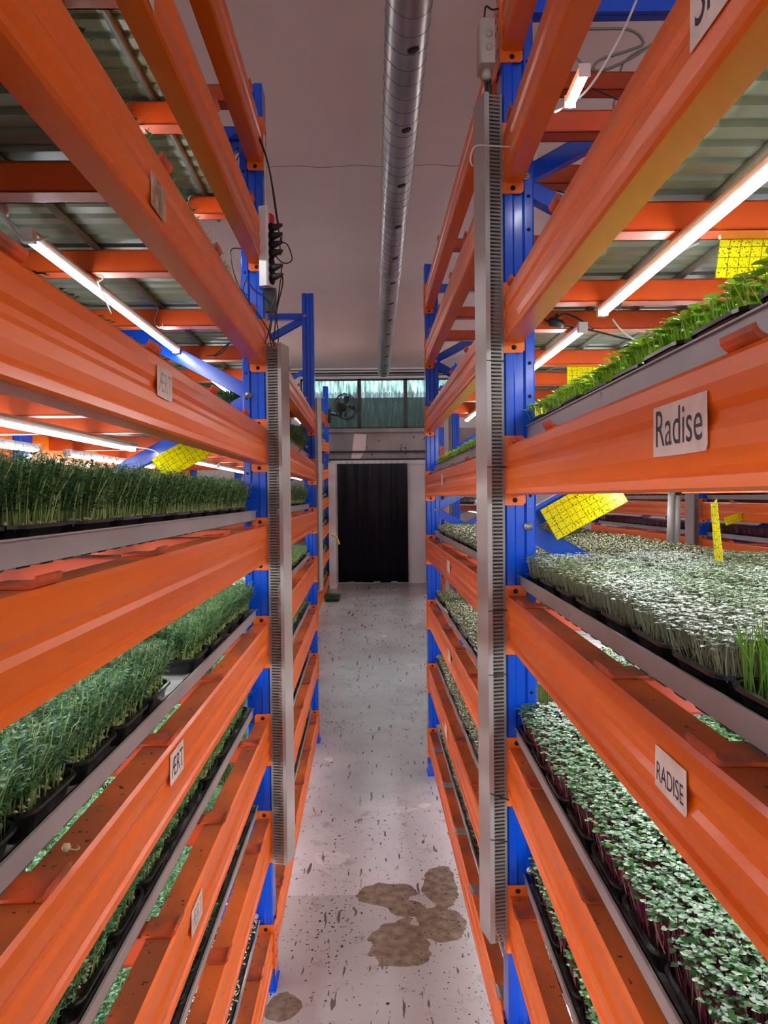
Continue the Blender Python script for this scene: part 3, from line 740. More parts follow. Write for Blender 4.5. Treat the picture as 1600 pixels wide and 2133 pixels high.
def fill(bay, zb, crop, where, shelf, v0, v1, rows, us=(.145, .36, .575), hscale=1.0, skip=(), pitch=.146, crops=None, from_far=False, gap=0.0, du=0):
    z = zb + BH + TZ; k = 0; v = v1 - TY / 2 - .012 if from_far else v0 + TY / 2 + .01
    while (v > v0 + TY / 2) if from_far else (v < v1 - TY / 2):
        k += 1
        for r in range(rows):
            if (r, k) in skip: continue
            cr = (crops or {}).get((r, k), crop)
            lab = '%s tray, %s, %s shelf down, %s row, %s from post' % (CROPS[cr][0], where, ORD[shelf], ROWN[r], ORD[min(k, 17)])
            put_tray(bay, us[r] + du, v, z, cr, lab, hscale * ru(.93, 1.05))
        v += (-pitch if from_far else pitch) * (1 + gap * R())
L1 = bl1.L
usL = (.142, .375, .605)
fill(bl1, LZ[1], 'pea', 'left rack', 2, .75, L1 - .06, 1, (.18,), .35, from_far=True)
fill(bl1, LZ[2], 'pea', 'left rack', 3, .75, L1 - .06, 1, (.165,), .64, from_far=True)
fill(bl1, LZ[3], 'green', 'left rack', 4, .55, L1 - .06, 1, usL, .2, from_far=True, du=.045)
fill(bl1, LZ[4], 'pea', 'left rack', 5, .30, L1 - .06, 3, usL, .80, from_far=True)
fill(bl1, LZ[5], 'pea', 'left rack', 6, .45, L1 - .06, 3, usL, .80, from_far=True, du=-.002, skip=((0, 6), (1, 8)))
fill(bl1, LZ[6], 'pea', 'left rack', 7, .55, L1 - .06, 3, usL, .82, from_far=True, du=.01)
fill(bl1, LZ[7], 'pea', 'left rack', 8, .85, L1 - .06, 2, usL, .75, from_far=True)
fill(bl1, LZ[8], 'seedbed', 'left rack', 9, 1.2, L1 - .06, 2, usL, 1, from_far=True)
for i, (cr, n, hs) in {3: ('pea', 1, 1), 4: ('pea', 2, .9), 5: ('green', 2, .8), 6: ('pea', 2, .9), 7: ('pea', 2, .9), 8: ('pea', 1, .8)}.items():
    fill(bl2, LZ[i], cr, 'left rack far bay', i + 1, .08, bl2.L - .06, n, usL, hs)
R1 = br1.L
usR = (.137, .33, .523)
fill(br1, RZ[3], 'lime', 'right rack', 4, 1.0, R1 - .04, 1, usR, .75, from_far=True, du=.012)
fill(br1, RZ[4], 'cress', 'right rack', 5, .95, R1 - .035, 3, usR, 1, from_far=True, crops={(0, 8): 'grass', (0, 9): 'grass'}, pitch=.143)
fill(br1, RZ[5], 'radish', 'right rack', 6, .95, R1 - .035, 3, usR, 1, from_far=True, du=-.018, pitch=.144)
fill(br1, RZ[6], 'radish', 'right rack', 7, 1.1, R1 - .035, 2, usR, 1, from_far=True)
fill(br2, RZ[4], 'sprout', 'right rack far bay', 5, .07, br2.L - .15, 3, usR, 1)
fill(br2, RZ[5], 'sprout', 'right rack far bay', 6, .07, br2.L - .06, 2, usR, 1, crops={(r, k): 'green' for r in (0, 1) for k in (1, 2, 3)}, gap=.1, skip=((0, 12),))
fill(br2, RZ[6], 'sprout', 'right rack far bay', 7, .07, br2.L - .06, 2, usR, 1, crops={(r, k): 'cress' for r in (0, 1) for k in (1, 2, 3)}, gap=.1)
fill(br2, RZ[7], 'sprout', 'right rack far bay', 8, .07, br2.L - .06, 1, usR, 1, crops={(0, k): 'radish' for k in range(1, 7)})
fill(br2, RZ[3], 'lime', 'right rack far bay', 4, .07, br2.L - .06, 1, usR, .6)
# other racks
def far_fill(bay, root_lv, crop, where, shelf, rows=1, hs=1.0, n=99):
    z0, z1 = root_lv
    k = 0; v = .12
    while v < bay.L - .1 and k < n:
        k += 1
        for r in range(rows):
            put_tray(bay, usL[r], v, z0 + (z1 - z0) * v / bay.L + BH + TZ, crop, '%s tray, %s, %s shelf, %s row, %s along' % (CROPS[crop][0], where, ORD[shelf], ROWN[r], ORD[min(k, 17)]), hs)
        v += .147
for i in (1, 3, 4, 5, 6): far_fill(bl3, lv[i], 'pea', 'far left rack', i + 1, 1, .9)
for i, cr in ((2, 'lime'), (3, 'purple'), (4, 'purple'), (5, 'green')): far_fill(br3, RF[i], cr, 'far right rack', i + 1, 1)  # purple leaf colour here stands in for pink light on the plants
far_fill(br5, RB[4], 'purple', 'rack across right aisle far one', 5, 1)
far_fill(br4, RB[3], 'green', 'rack across right aisle near one', 4, 2)
far_fill(br4, RB[4], 'purple', 'rack across right aisle near one', 5, 1)
far_fill(br5, RB[3], 'green', 'rack across right aisle far one', 4, 2)
far_fill(bl5, LB[2], 'green', 'rack across left aisle far one', 3, 1)
for b, lvs, nm in ((bl3, [lv[i] for i in (1, 3, 4, 5, 6)], 'far left rack'), (br3, RF[2:6], 'far right rack'), (br4, RB[3:5], 'rack across right aisle near one'), (br5, RB[3:5], 'rack across right aisle far one'), (bl4, LB[1:4], 'rack across left aisle near one'), (bl5, LB[1:4], 'rack across left aisle far one')):
    for i, (z0, z1) in enumerate(lvs):
        b2 = Bay((b.P0.x, b.P0.y), (b.P1.x, b.P1.y), b.side); sl = (z1 - z0) / b2.L
        b2.M = b.M @ Matrix(((1, 0, 0, 0), (0, 1, 0, 0), (0, sl, 1, 0), (0, 0, 0, 1)))
        make_table(b2, .06, b2.L - .06, z0 + BH, 'grey grow table, %s, number %s of its planted shelves' % (nm, ['one', 'two', 'three', 'four', 'five'][i]))

# fallen tray on the floor
p = U(692, 1246, 1) - CAMLOC; yy = 8.7; c = U(692, 1246, yy)
t = put_tray(bl3, 0, 0, 0, 'pea', 'tray of pea shoots standing on the floor beside the far left rack', .6, False, 'tray on the floor')
t.location = (c.x, yy, floorz(yy) + .001)

# ------------------------------------------------------------------ led tubes
def led_bay(bay, u, va, vb, z, label):
    p = bay.W(u, va, z); return led(p, vb - va, bay.yaw, label)
nt = 0
lowered = -.046 - .016
for i in range(1, 9):
    zt = LZ[i] + BH + lowered
    us = {1: (.185,), 2: (.27,), 3: (.38, .66)}.get(i, (.22, .55))
    for q, u in enumerate(us):
        rn = ['aisle-side', 'inner'][q] if len(us) > 1 else 'single'
        led_bay(bl1, u, 1.29 if i == 2 else 1.25, 2.26 if i != 3 else 2.18, zt, 'lit white LED tube under left %s shelf, %s, far half near bay' % (ORD[i + 1], rn))
        if i >= 3: led_bay(bl1, u, .22, 1.2, zt, 'lit white LED tube under left %s shelf, %s, near half near bay' % (ORD[i + 1], rn))
        if i >= 2: led_bay(bl2, u, .14, 1.1, zt, 'lit white LED tube under left %s shelf, %s, near half far bay' % (ORD[i + 1], rn))
        if q == 0 and i >= 3: led_bay(bl2, u, 1.16, 2.1, zt, 'lit white LED tube under left %s shelf, %s, far half far bay' % (ORD[i + 1], rn))
for i in range(1, 8):
    zt = RZ[i] + BH + lowered
    us = (.20, .52) if i != 1 else (.09,)
    for q, u in enumerate(us):
        rn = ['aisle-side', 'inner'][q]
        if i == 1:
            led_bay(br1, u, 1.885, 1.99, zt, 'short lit LED tube under right second shelf seen from below'); continue
        led_bay(br1, u, 1.20, 2.16, zt, 'lit white LED tube under right %s shelf, %s, far half near bay' % (ORD[i + 1], rn))
        led_bay(br2, u, .04 if q == 0 else .1, 1.05, zt, 'lit white LED tube under right %s shelf, %s, near half far bay' % (ORD[i + 1], rn))
        if q == 0: led_bay(br2, u, 1.12, 2.1, zt, 'lit white LED tube under right %s shelf, %s, far half far bay' % (ORD[i + 1], rn))
for b, lvs, nm in ((bl3, lv, 'far left rack'), (br3, RF, 'far right rack'), (br4, RB, 'rack across right aisle near one'), (br5, RB, 'rack across right aisle far one'), (bl4, LB, 'rack across left aisle near one'), (bl5, LB, 'rack across left aisle far one')):
    for i, (z0, z1) in enumerate(lvs):
        led_bay(b, .3, .5, 1.6, (z0 + z1) / 2 + BH + lowered - .02, 'lit LED tube under %s shelf of %s' % (ORD[i + 1], nm))

# ------------------------------------------------------------------ slotted cable trunking
def trunking(name, corner, yaw, z0, z1, sign, label, w1=.047, w2=.066, lidw=.07):
    """corner = world xy of the camera-side corner touching the post; slotted side faces the camera"""
    root = empty(name, (corner[0], corner[1], z0)); tag(root, label, 'cable trunking')
    m = Matrix.Translation((corner[0], corner[1], 0)) @ Matrix.Rotation(yaw, 4, 'Z') @ Matrix.Scale(sign, 4, (1, 0, 0))
    mb = MB(M['duct_grey'], m); t = .0018; e = .006
    for y in (0, w2 - t):
        mb.box((0, y, z0), (e, y + t, z1)); mb.box((w1 - e - .004, y, z0), (w1, y + t, z1))
        z = z0
        while z < z1:
            mb.box((e, y, z), (w1 - e - .004, y + t, min(z + .0042, z1))); z += .0085
    mb.box((0, t, z0), (t, w2 - t, z1))
    mb.build('slotted_body', root)
    mb = MB(M['lid'], m); mb.box((w1, -.002, z0), (w1 + .002, w2 + .002, z1)); mb.box((w1 - .009, -.0025, z0), (w1, -.0005, z1)); mb.box((w1 - .009, w2, z0), (w1, w2 + .0022, z1)); mb.build('lid', root)
    return root
trunking('cable_trunking', (-.334, 2.232), math.radians(-13), EYE - 1.105, EYE + .462, 1, 'grey slotted cable trunking fixed upright on the left front post')
trunking('cable_trunking', (.285, 1.684), math.radians(13), EYE - 1.02, EYE + .90, -1, 'tall grey slotted cable trunking fixed upright on the right front post', w1=.041)
trunking('cable_trunking', (C_L[0] + .002, 7.45), math.radians(-22), EYE - .93, EYE + 1.0, 1, 'thin grey slotted trunking on the far left rack post', w1=.05)
trunking('cable_trunking', (.705, 7.15), math.radians(22), EYE - .9, EYE + .9, -1, 'grey slotted trunking on the far right rack post behind')
trunking('cable_trunking', (2.09, 4.85), math.radians(22), EYE - .9, EYE + .0, -1, 'grey slotted trunking on post across the second right aisle', w1=.05)
# black cable ties around the right trunking
for i, (py, dz) in enumerate(((752, 0), (973, 0), (1272, 0), (1405, 0), (1668, .02), (1755, .01))):
    z = U(1025, py, 1.68).z; mb = MB(M['black'])
    a = Vector((.285, 1.682, z)); d = Vector((-math.cos(math.radians(13)), -math.sin(math.radians(13)), 0))
    mb.tube([a + Vector((.004, .0, 0)), a + d * .042 + Vector((0, 0, dz))], .0014, 5)
    tag(mb.build('cable_tie', org=a), 'black cable tie across the right trunking, %s from top' % ORD[i + 1], 'cable tie', 'cable ties on the right trunking')

# ------------------------------------------------------------------ power strip on the left post
pc = U(540, 512, 2.17); root = empty('power_strip', pc); tag(root, 'white six-plug power strip with red switch hanging on the left post', 'power strip')
zt, zb = U(540, 430, 2.17).z, U(540, 596, 2.17).z
m = Matrix.Translation((U(538, 512, 2.17).x, 2.17, 0)) @ Matrix.Rotation(math.radians(-24), 4, 'Z')
mb = MB([M['white']], m); w1, w2 = .030, .046
mb.extrude_z([(0, .003), (.003, 0), (w1 - .004, 0), (w1, .005), (w1, w2 - .005), (w1 - .004, w2), (.003, w2), (0, w2 - .003)], zb, zt); mb.build('housing', root)
mb = MB(M['red'], m); mb.box((w1, .012, zt - .045), (w1 + .004, .034, zt - .020)); mb.build('switch', root)
mb = MB([M['whitecable']], m); mb.tube(spline([(.015, .02, zt - .002), (.015, .02, zt + .05), (.005, .03, zt + .22)], 5), .0032, 8); mb.build('supply_cable', root)
plugp = []
for k in range(7):
    z = zt - .060 - k * (zt - zb - .075) / 6.3
    mb = MB([M['dark']], m); mb.disc((w1 - .001, w2 / 2, z), (1, 0, 0), .0165, .0016, 18); mb.build('socket', root)
for k in range(6):
    kk = [0, 1, 2, 3, 4.7, 5.8][k]; z = zt - .060 - kk * (zt - zb - .075) / 6.3
    p = m @ Vector((w1 + .001, w2 / 2, z)); d = (m.to_3x3() @ Vector((1, 0, .12))).normalized()
    mb = MB(M['black']); mb.tube([p, p + d * .012, p + d * .026, p + d * .036], [.011, .010, .0065, .0045], 12)
    tag(mb.build('power_plug', org=p), 'black power plug in the white strip, %s from top' % ORD[k + 1], 'plug', 'plugs in the white power strip')
    plugp.append(p + d * .036)
tt = U(575, 722, 2.26)
cpx = [[(580, 465), (570, 400), (556, 330), (533, 266)], [(585, 500), (574, 440), (558, 340), (530, 268)], [(600, 512), (608, 542), (585, 545), (553, 500), (538, 470)],
       [(583, 530), (582, 505), (566, 520), (548, 492), (536, 474)], [(586, 566), (589, 590), (578, 640), (572, 690), (570, 722)], [(584, 586), (580, 620), (575, 650), (580, 700), (577, 722)]]
for k, pts in enumerate(cpx):
    cable('power_cable', [plugp[k]] + [U(x, y, 2.16 + .02 * (j + 1) / len(pts) * (4 if k > 3 else 1)) for j, (x, y) in enumerate(pts)], .0019, M['black'], 'thin black cable from the %s plug of the white power strip' % ORD[k + 1], 'cable', 'black cables at the left post')
extra = [([(514, 575), (508, 610), (535, 650), (560, 690), (572, 722)], 'lower'), ([(512, 520), (482, 520), (485, 560), (500, 600), (517, 615)], 'loop left'), ([(500, 318), (490, 345), (492, 372), (497, 380)], 'short upper'),
         ([(512, 578), (530, 605), (555, 622), (566, 660), (562, 700), (566, 722)], 'crossing'), ([(540, 600), (572, 612), (567, 640), (560, 690), (552, 716)], 'inner')]
for k, (pts, d) in enumerate(extra):
    cable('power_cable', [U(x, y, 2.17 if k != 1 else 2.21) for x, y in pts], .0019, M['black'], 'black %s cable dangling at the left front post' % d, 'cable', 'black cables at the left post')
pb = U(562, 600, 2.21); mb = MB(M['black']); mb.box((pb.x - .012, 2.19, U(560, 650, 2.2).z), (pb.x + .020, 2.215, U(560, 602, 2.2).z))
tag(mb.build('power_adapter', org=Vector(pb)), 'black power adapter strapped under the white power strip', 'adapter')

# junction box on the right post
root = empty('junction_box', U(1015, 85, 1.66)); tag(root, 'beige junction box high on the right post', 'junction box')
a, b = U(1000, 130, 1.66), U(1031, 38, 1.66)
mb = MB([M['cream']]); x0, x1 = a.x, b.x; z0, z1 = a.z, b.z
mb.extrude_z([(x0 + .004, 1.66), (x1, 1.66), (x1, 1.72), (x0 + .004, 1.72), (x0, 1.715), (x0, 1.665)], z0, z1); mb.build('box_body', root)
for zz in (.35, .65):
    mb = MB(M['cream']); mb.disc(((x0 + x1) / 2 + .004, 1.66, z0 + (z1 - z0) * zz), (0, -1, 0), .0075, .003, 18); mb.build('knockout', root)
mb = MB(M['cream']); c = Vector(((x0 + x1) / 2 + .001, 1.69, z0)); mb.tube([c, c - Vector((0, 0, .014)), c - Vector((0, 0, .022))], [.011, .011, .008], 12)
c2 = Vector(((x0 + x1) / 2 - .002, 1.69, z1)); mb.tube([c2, c2 + Vector((0, 0, .010)), c2 + Vector((0, 0, .018))], [.009, .009, .006], 12); mb.build('cable_gland', root)
for k, dx in enumerate((-.006, 0, .007)):
    cable('power_cable', [c + Vector((dx * .5, 0, -.02)), U(1012 + k * 5, 170, 1.70), U(1010 + k * 6, 225, 1.71)], .0028, M['black'], 'black cable from the junction box into the right trunking, %s one' % ['left', 'middle', 'right'][k], 'cable', 'cables under the junction box')
cable('power_cable', [c2 + Vector((0, 0, .016)), U(1012, 14, 1.69), U(1025, 20, 1.69), U(1038, 18, 1.70)], .0022, M['black'], 'short dark cable looping from the junction box top', 'cable')
# white tie wire around the trunking
cable('tie_wire', [U(1045, 305, 1.62), U(1020, 304, 1.62), U(990, 305, 1.61), U(980, 330, 1.61), U(984, 346, 1.62)], .002, M['whitecable'], 'white tie wire looped round the upper right trunking', 'wire')
cable('twine', [U(1045, 305, 1.62), U(1065, 304, 1.60), U(1080, 290, 1.66)], .0015, M['whitecable'], 'short pale string behind the upper right beam', 'string')

# hanging cables above the right rack
yc = 2.2
cable('hanging_cable', [U(x, y, yc) for x, y in ((1100, 20), (1140, 12), (1165, 55), (1220, 60), (1310, 62), (1340, 90), (1310, 105), (1250, 125), (1236, 145), (1262, 145), (1330, 112), (1390, 60), (1398, 0))], .0042, M['greycable'], 'thick grey cable looping above the right rack, upper loop', 'cable', k=10)
cable('hanging_cable', [U(x, y, yc + .1) for x, y in ((1200, 120), (1230, 145), (1290, 165), (1345, 172), (1400, 160))], .0036, M['greycable'], 'thinner grey cable sagging across under the upper loop', 'cable')
cable('hanging_cable', [U(x, y, yc + .05) for x, y in ((1420, 85), (1370, 90), (1310, 120), (1292, 150), (1300, 172), (1330, 180), (1345, 160), (1310, 170), (1285, 200), (1278, 225), (1290, 250), (1300, 262))], .0032, M['greycable'], 'grey cable coiled on the right behind the red beam', 'cable', k=10)
cable('hanging_cable', [U(x, y, 1.45) for x, y in ((1326, 0), (1300, 60), (1262, 130), (1225, 185), (1190, 215), (1154, 235))], .0026, M['whitecable'], 'white cable running down behind the second right beam', 'cable')
cable('hanging_cable', [U(x, y, 1.9) for x, y in ((1235, 184), (1270, 200), (1310, 218))], .0018, M['black'], 'thin black cable beside the upper lit tube', 'cable')
cable('hanging_cable', [U(x, y, 2.5) for x, y in ((1118, 382), (1160, 397), (1190, 405))], .003, M['black'], 'black cable behind the upper blue braces', 'cable')
# cables around the right lit tubes
cable('lamp_cable', [U(x, y, 1.72) for x, y in ((1276, 664), (1295, 688), (1330, 710), (1400, 718))], .0022, M['whitecable'], 'white cable drooping from the large right LED tube', 'cable')
cable('lamp_cable', [U(x, y, 1.83) for x, y in ((1130, 662), (1150, 675), (1190, 682), (1240, 690), (1300, 705), (1390, 722))], .0024, M['black'], 'long black lamp cable along the orange crossbar', 'cable')
cable('lamp_cable', [U(x, y, 1.83) for x, y in ((1163, 660), (1180, 654), (1215, 670), (1236, 688))], .0024, M['black'], 'short black lamp cable arching to the second tube', 'cable')
mb = MB(M['black']); c = U(1158, 670, 1.83); mb.tube([c + Vector((-.02, 0, .003)), c + Vector((-.012, 0, 0)), c + Vector((.015, 0, -.006)), c + Vector((.022, 0, -.008))], [.004, .012, .010, .004], 8); mb.tube([c, c + Vector((.004, 0, .018))], [.006, .004], 8)
tag(mb.build('cable_connector', org=c), 'black T-shaped cable connector hanging under orange crossbar on the right', 'connector')
cable('zip_tie', [U(x, y, 1.28) for x, y in ((1458, 505), (1420, 522), (1385, 545), (1365, 560))], .0022, M['whitecable'], 'pale zip tie tail beside the large right tube', 'zip tie')
cable('zip_tie', [U(x, y, 1.19) for x, y in ((1492, 435), (1497, 470), (1500, 498))], .0018, M['whitecable'], 'pale zip tie around the crossbar on the right', 'zip tie')
cable('zip_tie', [U(x, y, 1.60) for x, y in ((1301, 596), (1296, 622), (1288, 648))], .0022, M['black'], 'dark zip tie holding the large right tube', 'zip tie')
# left side cables
cable('lamp_cable', [U(x, y, 1.27) for x, y in ((-5, 410), (8, 445), (30, 480), (50, 499), (80, 500), (102, 494))], .0022, M['whitecable'], 'white cable sagging to the left LED tube end', 'cable')
mb = MB(M['whitecable']); c0, c1 = U(0, 415, 1.27), U(14, 450, 1.27); mb.tube([c0, c0.lerp(c1, .3), c0.lerp(c1, .8), c1], [.003, .008, .007, .003], 10)
tag(mb.build('cable_connector', org=c0), 'white inline cable connector at the far left edge', 'connector')
cable('zip_tie', [U(x, y, 1.57) for x, y in ((196, 530), (192, 560), (203, 585), (215, 580), (213, 572))], .0014, M['whitecable'], 'thin white zip tie holding the left tube', 'zip tie')
cable('zip_tie', [U(x, y, 1.52) for x, y in ((204, 588), (218, 620), (233, 654))], .0018, M['whitecable'], 'white zip tie tail hanging from the left tube', 'zip tie')
cable('zip_tie', [U(x, y, 2.0) for x, y in ((330, 642), (322, 668), (330, 682), (340, 682), (338, 674))], .0014, M['whitecable'], 'thin white zip tie at the left tube far end', 'zip tie')
cable('lamp_cable', [U(x, y, 2.12) for x, y in ((272, 930), (320, 938), (345, 955), (380, 958), (400, 948), (350, 940), (335, 950), (360, 958))], .0018, M['whitecable'], 'white looped lamp cable over the left yellow card', 'cable')
cable('lamp_cable', [U(x, y, 2.3) for x, y in ((430, 742), (450, 738), (470, 720), (478, 715), (462, 735), (445, 742))], .002, M['black'], 'black cable bundle left of the front post under the third shelf', 'cable')

# ------------------------------------------------------------------ yellow sticky cards
def card_mat():
    m, nt, lk, b = new_mat('yellow_sticky_card')
    tc = N(nt, 'ShaderNodeTexCoord'); sp = N(nt, 'ShaderNodeSeparateXYZ'); lk.new(tc.outputs['Object'], sp.inputs[0])
    def mth(op, a, c):
        x = N(nt, 'ShaderNodeMath', operation=op)
        for i, q in enumerate((a, c)):
            if isinstance(q, (int, float)): x.inputs[i].default_value = q
            else: lk.new(q, x.inputs[i])
        return x.outputs[0]
    g = []
    for ax in ('X', 'Y'):
        f = mth('FRACT', mth('DIVIDE', sp.outputs[ax], .0165), 0); g.append(mth('LESS_THAN', f, .07))
    ln = mth('MAXIMUM', g[0], g[1])
    n = N(nt, 'ShaderNodeTexNoise'); n.inputs['Scale'].default_value = 330; n.inputs['Detail'].default_value = 1; lk.new(tc.outputs['Object'], n.inputs[0])
    s = mth('GREATER_THAN', n.outputs[0], .64); mk = mth('MAXIMUM', mth('MULTIPLY', ln, .75), s)
    mx = N(nt, 'ShaderNodeMix', data_type='RGBA'); lk.new(mk, mx.inputs[0]); mx.inputs[6].default_value = (.86, .82, .0, 1); mx.inputs[7].default_value = (.08, .09, .0, 1)
    lk.new(mx.outputs[2], b.inputs['Base Color']); b.inputs['Roughness'].default_value = .25
    tr = N(nt, 'ShaderNodeBsdfTranslucent'); lk.new(mx.outputs[2], tr.inputs[0]); ms = N(nt, 'ShaderNodeMixShader'); ms.inputs[0].default_value = .3
    lk.new(b.outputs[0], ms.inputs[1]); lk.new(tr.outputs[0], ms.inputs[2]); lk.new(ms.outputs[0], nt['Material Output'].inputs[0])
    return m
M['card'] = card_mat()
def card(o, xe, ye, label):
    """thin card with corner o and edge end points xe, ye"""
    X = xe - o; Yv = ye - o; w_, h = X.length, Yv.length; X.normalize(); Z = X.cross(Yv).normalized(); Y2 = Z.cross(X)
    mb = MB(M['card']); n = 8
    for i in range(n):
        a, b = w_ * i / n, w_ * (i + 1) / n; f = lambda x: .004 * math.sin(x / w_ * 3.1)
        vs = [(a, 0, f(a)), (b, 0, f(b)), (b, h, f(b)), (a, h, f(a))]; vs += [(p[0], p[1], p[2] + .0006) for p in vs]
        mb.add(vs, [(3, 2, 1, 0), (4, 5, 6, 7), (0, 1, 5, 4), (2, 3, 7, 6)] + ([(3, 0, 4, 7)] if i == 0 else []) + ([(1, 2, 6, 5)] if i == n - 1 else []))
    ob = mb.build('sticky_card', org=Vector((0, 0, 0)))
    ob.matrix_world = Matrix(((X.x, Y2.x, Z.x, o.x), (X.y, Y2.y, Z.y, o.y), (X.z, Y2.z, Z.z, o.z), (0, 0, 0, 1)))
    tag(ob, label, 'sticky card'); return ob
card(U(345, 1003, 2.08), U(441, 948, 2.12), U(317, 957, 2.10), 'yellow sticky insect card hanging over pea shoots at left')
card(U(1161, 1126, 1.66), U(1309, 1045, 1.62), U(1127, 1062, 1.68), 'yellow gridded sticky card leaning on the blue brace, right rack')
card(U(1489, 580, 1.27), U(1660, 578, 1.24), U(1491, 492, 1.25), 'yellow sticky card dotted with insects hanging at upper right edge')
card(U(1181, 804, 2.42), U(1306, 802, 2.42), U(1184, 762, 2.42), 'yellow sticky card under the red crossbar right of the front post')
card(U(1093, 893, 2.9), U(1145, 888, 2.9), U(1094, 840, 2.9), 'yellow sticky card half hidden behind the lime seedlings')
card(U(1492, 1208, 1.52), U(1505, 1211, 1.47), U(1483, 1050, 1.52), 'yellow sticky card hanging nearly edge-on above the pale cress')
card(U(1506, 1210, 1.51), U(1511, 1204, 1.44), U(1492, 1050, 1.51), 'second yellow card seen edge-on beside the first above the cress')
card(U(1512, 1095, 4.3), U(1560, 1080, 4.3), U(1515, 1078, 4.3), 'distant yellow sticky card at the right across the aisle')

# green hose coupling and hanging pipes on the right
root = empty('hose_coupling', U(1496, 655, 1.9)); tag(root, 'green and black hose coupling hanging under the right shelf', 'hose coupling')
c = U(1496, 620, 1.9); mb = MB(M['grass']); mk = noisy('green_coupling', (.05, .42, .04), (.07, .5, .06), 9, .4)
mb = MB(mk); mb.tube([c, c - Vector((0, 0, .055))], .018, 16); mb.build('sleeve', root)
mb = MB(M['black']); mb.tube([c - Vector((0, 0, .055)), c - Vector((0, 0, .062)), c - Vector((0, 0, .078))], [.019, .019, .015], 16)
mb.tube([c - Vector((0, 0, .026)), c - Vector((0, 0, .030))], .0188, 16); mb.tube([c + Vector((0, 0, .002)), c + Vector((0, 0, .03))], .016, 16); mb.build('collar', root)
for k, (x, col, lab) in enumerate(((1402, 'steel', 'clear'), (1415, 'black', 'black-topped grey'))):
    a, b = U(x, 1052, 2.35), U(x - 7, 1150, 2.35); a = Vector((a.x, a.y, RZ[3] + BH + .004)); mb = MB([M['duct_grey'], M[col]])
    mb.tube([a, a.lerp(b, .4)], .0115, 12, 1); mb.tube([a.lerp(b, .4), b], .011, 12, 0)
    tag(mb.build('drain_pipe', org=a), lab + ' drain pipe end hanging above the yellowish sprouts', 'pipe')
cable('yellow_hose', [U(x, y, 3.3) for x, y in ((1100, 1040), (1102, 1060), (1100, 1082), (1096, 1092))], .004, noisy('yellow_hose_mat', (.75, .5, .02), (.8, .55, .03), 5, .4), 'yellow hose hanging behind the right front post', 'hose')
cable('yellow_hose', [U(x, y, 9.6) for x, y in ((690, 1114), (700, 1118), (705, 1128), (706, 1134))], .012, M['yellow'] if 'yellow' in M else noisy('yellow_hose_b', (.6, .5, .05), (.7, .6, .06), 5, .4), 'short yellow hose sticking out by the far left rack', 'hose')

# wall fan
fc = U(718, 848, 9.3); root = empty('wall_fan', fc); tag(root, 'black caged fan mounted high on the far left rack before the window', 'fan')
ax = Vector((.55, -.83, .05)).normalized(); a = ax.cross(Vector((0, 0, 1))).normalized(); b = a.cross(ax)
mb = MB(M['black'])
for off, rad in ((0, .150), (.035, .165), (.07, .140), (.09, .05), (-.02, .05), (.05, .160), (.012, .158)):
    mb.tube([fc + ax * off + (a * math.cos(t) + b * math.sin(t)) * rad for t in [2 * math.pi * k / 36 for k in range(36)]], .0035, 5, 0, True)
for k in range(28):
    t = 2 * math.pi * k / 28; d = a * math.cos(t) + b * math.sin(t)
    mb.tube([fc - ax * .02 + d * .05, fc + d * .15, fc + ax * .035 + d * .165, fc + ax * .07 + d * .14, fc + ax * .09 + d * .05], .0014, 4)
mb.build('cage', root)
for k in range(4):
    t = math.pi / 2 * k; d = a * math.cos(t) + b * math.sin(t); e = -a * math.sin(t) + b * math.cos(t); mb = MB(M['black'])
    mb.add([fc + ax * .03 + d * .02, fc + ax * .05 + d * .06 + e * .03, fc + ax * .05 + d * .13 + e * .05, fc + ax * .02 + d * .135 - e * .01, fc + ax * .015 + d * .05 - e * .02], [(0, 1, 2, 3, 4)], 0)
    mb.build('blade', root)
mb = MB(M['black']); mb.tube([fc - ax * .14, fc - ax * .13, fc - ax * .04, fc], [.03, .048, .052, .03], 16); mb.build('motor', root)
mb = MB(M['black']); q = U(688, 862, 9.6); mb.tube([fc - ax * .1, fc - ax * .1 + Vector((0, 0, -.09)), q], [.02, .02, .022], 8)
mb.box((q.x - .03, q.y - .03, q.z - .12), (q.x + .01, q.y + .02, q.z + .06)); mb.build('bracket', root)


# a germinated seed on the left beam
c = bl1.W(.022, bl1.L, 0); c = U(137, 1752, .79); c = Vector((bl1.W(.022, .79, 0).x, .79, LZ[5] + BH + .006))
mb = MB(M['seed']); pts = [c + Vector((math.cos(t), math.sin(t), 0)) * .004 for t in (0, 1, 2)]
mb.tube([c + Vector((-.004, 0, 0)), c + Vector((-.002, 0, .001)), c + Vector((.002, 0, .001)), c + Vector((.004, 0, 0))], [.002, .005, .005, .002], 8)
mb.tube(spline([c + Vector((.003, 0, 0)), c + Vector((.009, .003, -.003)), c + Vector((.010, .010, -.004)), c + Vector((.006, .014, -.004))], 4), .0009, 5)
tag(mb.build('fallen_seedling', org=c), 'sprouted pea lying on top of the left orange beam', 'seedling')

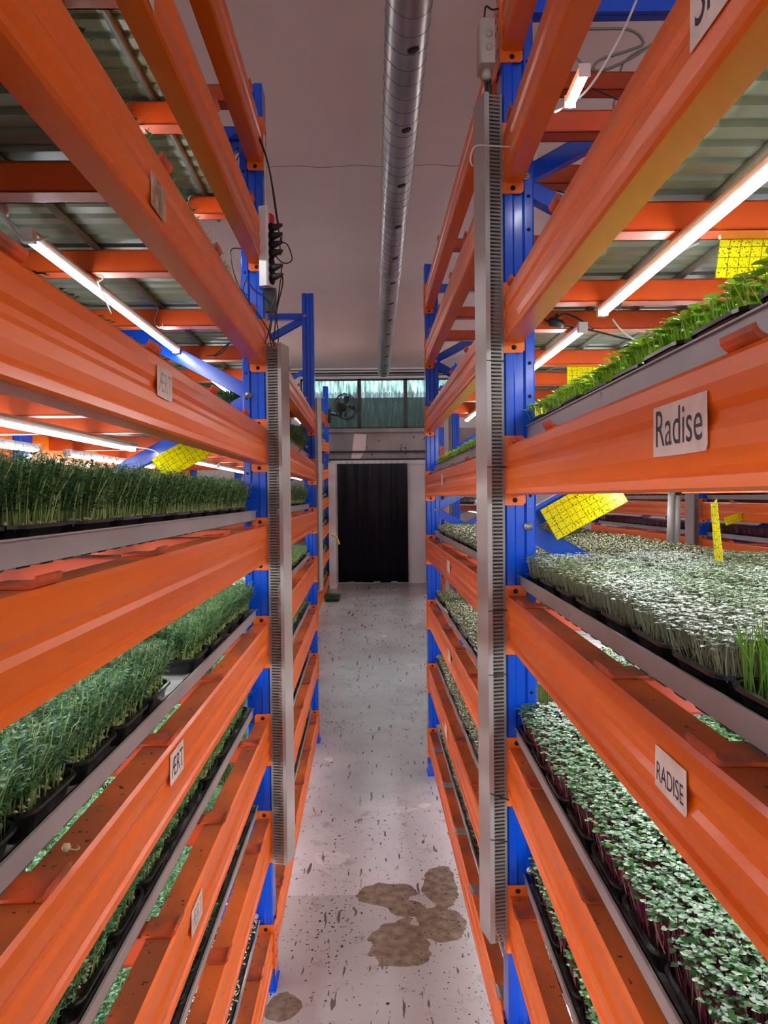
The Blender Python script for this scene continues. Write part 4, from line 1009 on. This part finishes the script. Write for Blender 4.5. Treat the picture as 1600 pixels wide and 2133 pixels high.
# soil crumbs on the floor
M['crumb'] = noisy('soil_crumb', (.012, .009, .008), (.03, .022, .018), 50, .9)
random.seed(5)
mb = MB(M['crumb'])
def crumb(x, y, r):
    z = floorz(y); c = Vector((x, y, z + r * .5))
    vs = [c + Vector((q[0] * ru(.7, 1.3), q[1] * ru(.7, 1.3), q[2] * ru(.4, .6))) * r for q in ((0, 0, -1), (1, 0, 0), (0, 1, 0), (-1, 0, 0), (0, -1, 0), (0, 0, 1))]
    mb.add(vs, [(0, 2, 1), (0, 3, 2), (0, 4, 3), (0, 1, 4), (5, 1, 2), (5, 2, 3), (5, 3, 4), (5, 4, 1)])
for _ in range(260): crumb(random.gauss(.24, .10), random.gauss(2.7, .28), ru(.001, .004))
for _ in range(110): crumb(random.gauss(-.17, .07), random.gauss(2.62, .25), ru(.0015, .0045))
for _ in range(150): crumb(ru(-.3, .3), ru(2.2, 7), ru(.001, .0035))
tag(mb.build('soil_crumbs'), 'dark soil crumbs scattered over the aisle floor', 'soil crumbs', kind='stuff')

# ------------------------------------------------------------------ leave out trays that nothing can be seen of
HIDDEN = '30 32 33 35 36 38 39 41 42 44 45 47 48 50 51 53 54 56 57 59 60 62 63 65 66 68 69 72 74 75 77 80 81 84 86 89 91 93 94 96 97 99 100 101 102 103 105 106 112 117 118 120 121 123 124 126 127 129 130 132 133 135 136 138 140 144 146 148 150 152 154 156 158 160 162 164 166 168 169 170 172 173 182 183 185 186 188 190 192 194 196 198 200 202 204 206 208 220 222 224 226 228 230 234 242 244 248 250 252 254 256 258 260 262 264 270 272 274 276 278 280 282 284 286 288 290 292 338 350 353 355 356 358 359 361 362 364 366 368 370 372 374 376 399 408 411 445 447 449 451 453 455 457 459 461 465 467 473 489 503 504 505 506 507 508 509 510 511 512 514 517 518 519 520 521 522 523 525 532 533 534 535 536 539 543 545 546 547 549 550 552 553 554 557 559 562 564 566 567 568 570 573 574 575 576 577 578 579 580 581 582 583 584 585 587 588 589 590 591 592 593 594 595 596 598 599 600 601 602 603 604 605 606 607 608 609 610 611 613 615 616 618 619 620 621 622 624 625 643 644 645 646 647 648 649 650 651 652 653 654 655 656 657 658 659 660 661 662 664 666 668 672 673 674 675 676 677 688 689 691 693 695 697 699 701 703 705 707 709 711 712 713 715 717 719 720 721 722 724 727 728 729 730 731 732'
for k in [int(q) for q in HIDDEN.split()]:
    t = TRAYS[k]
    for c in list(t.children): bpy.data.objects.remove(c)
    bpy.data.objects.remove(t)
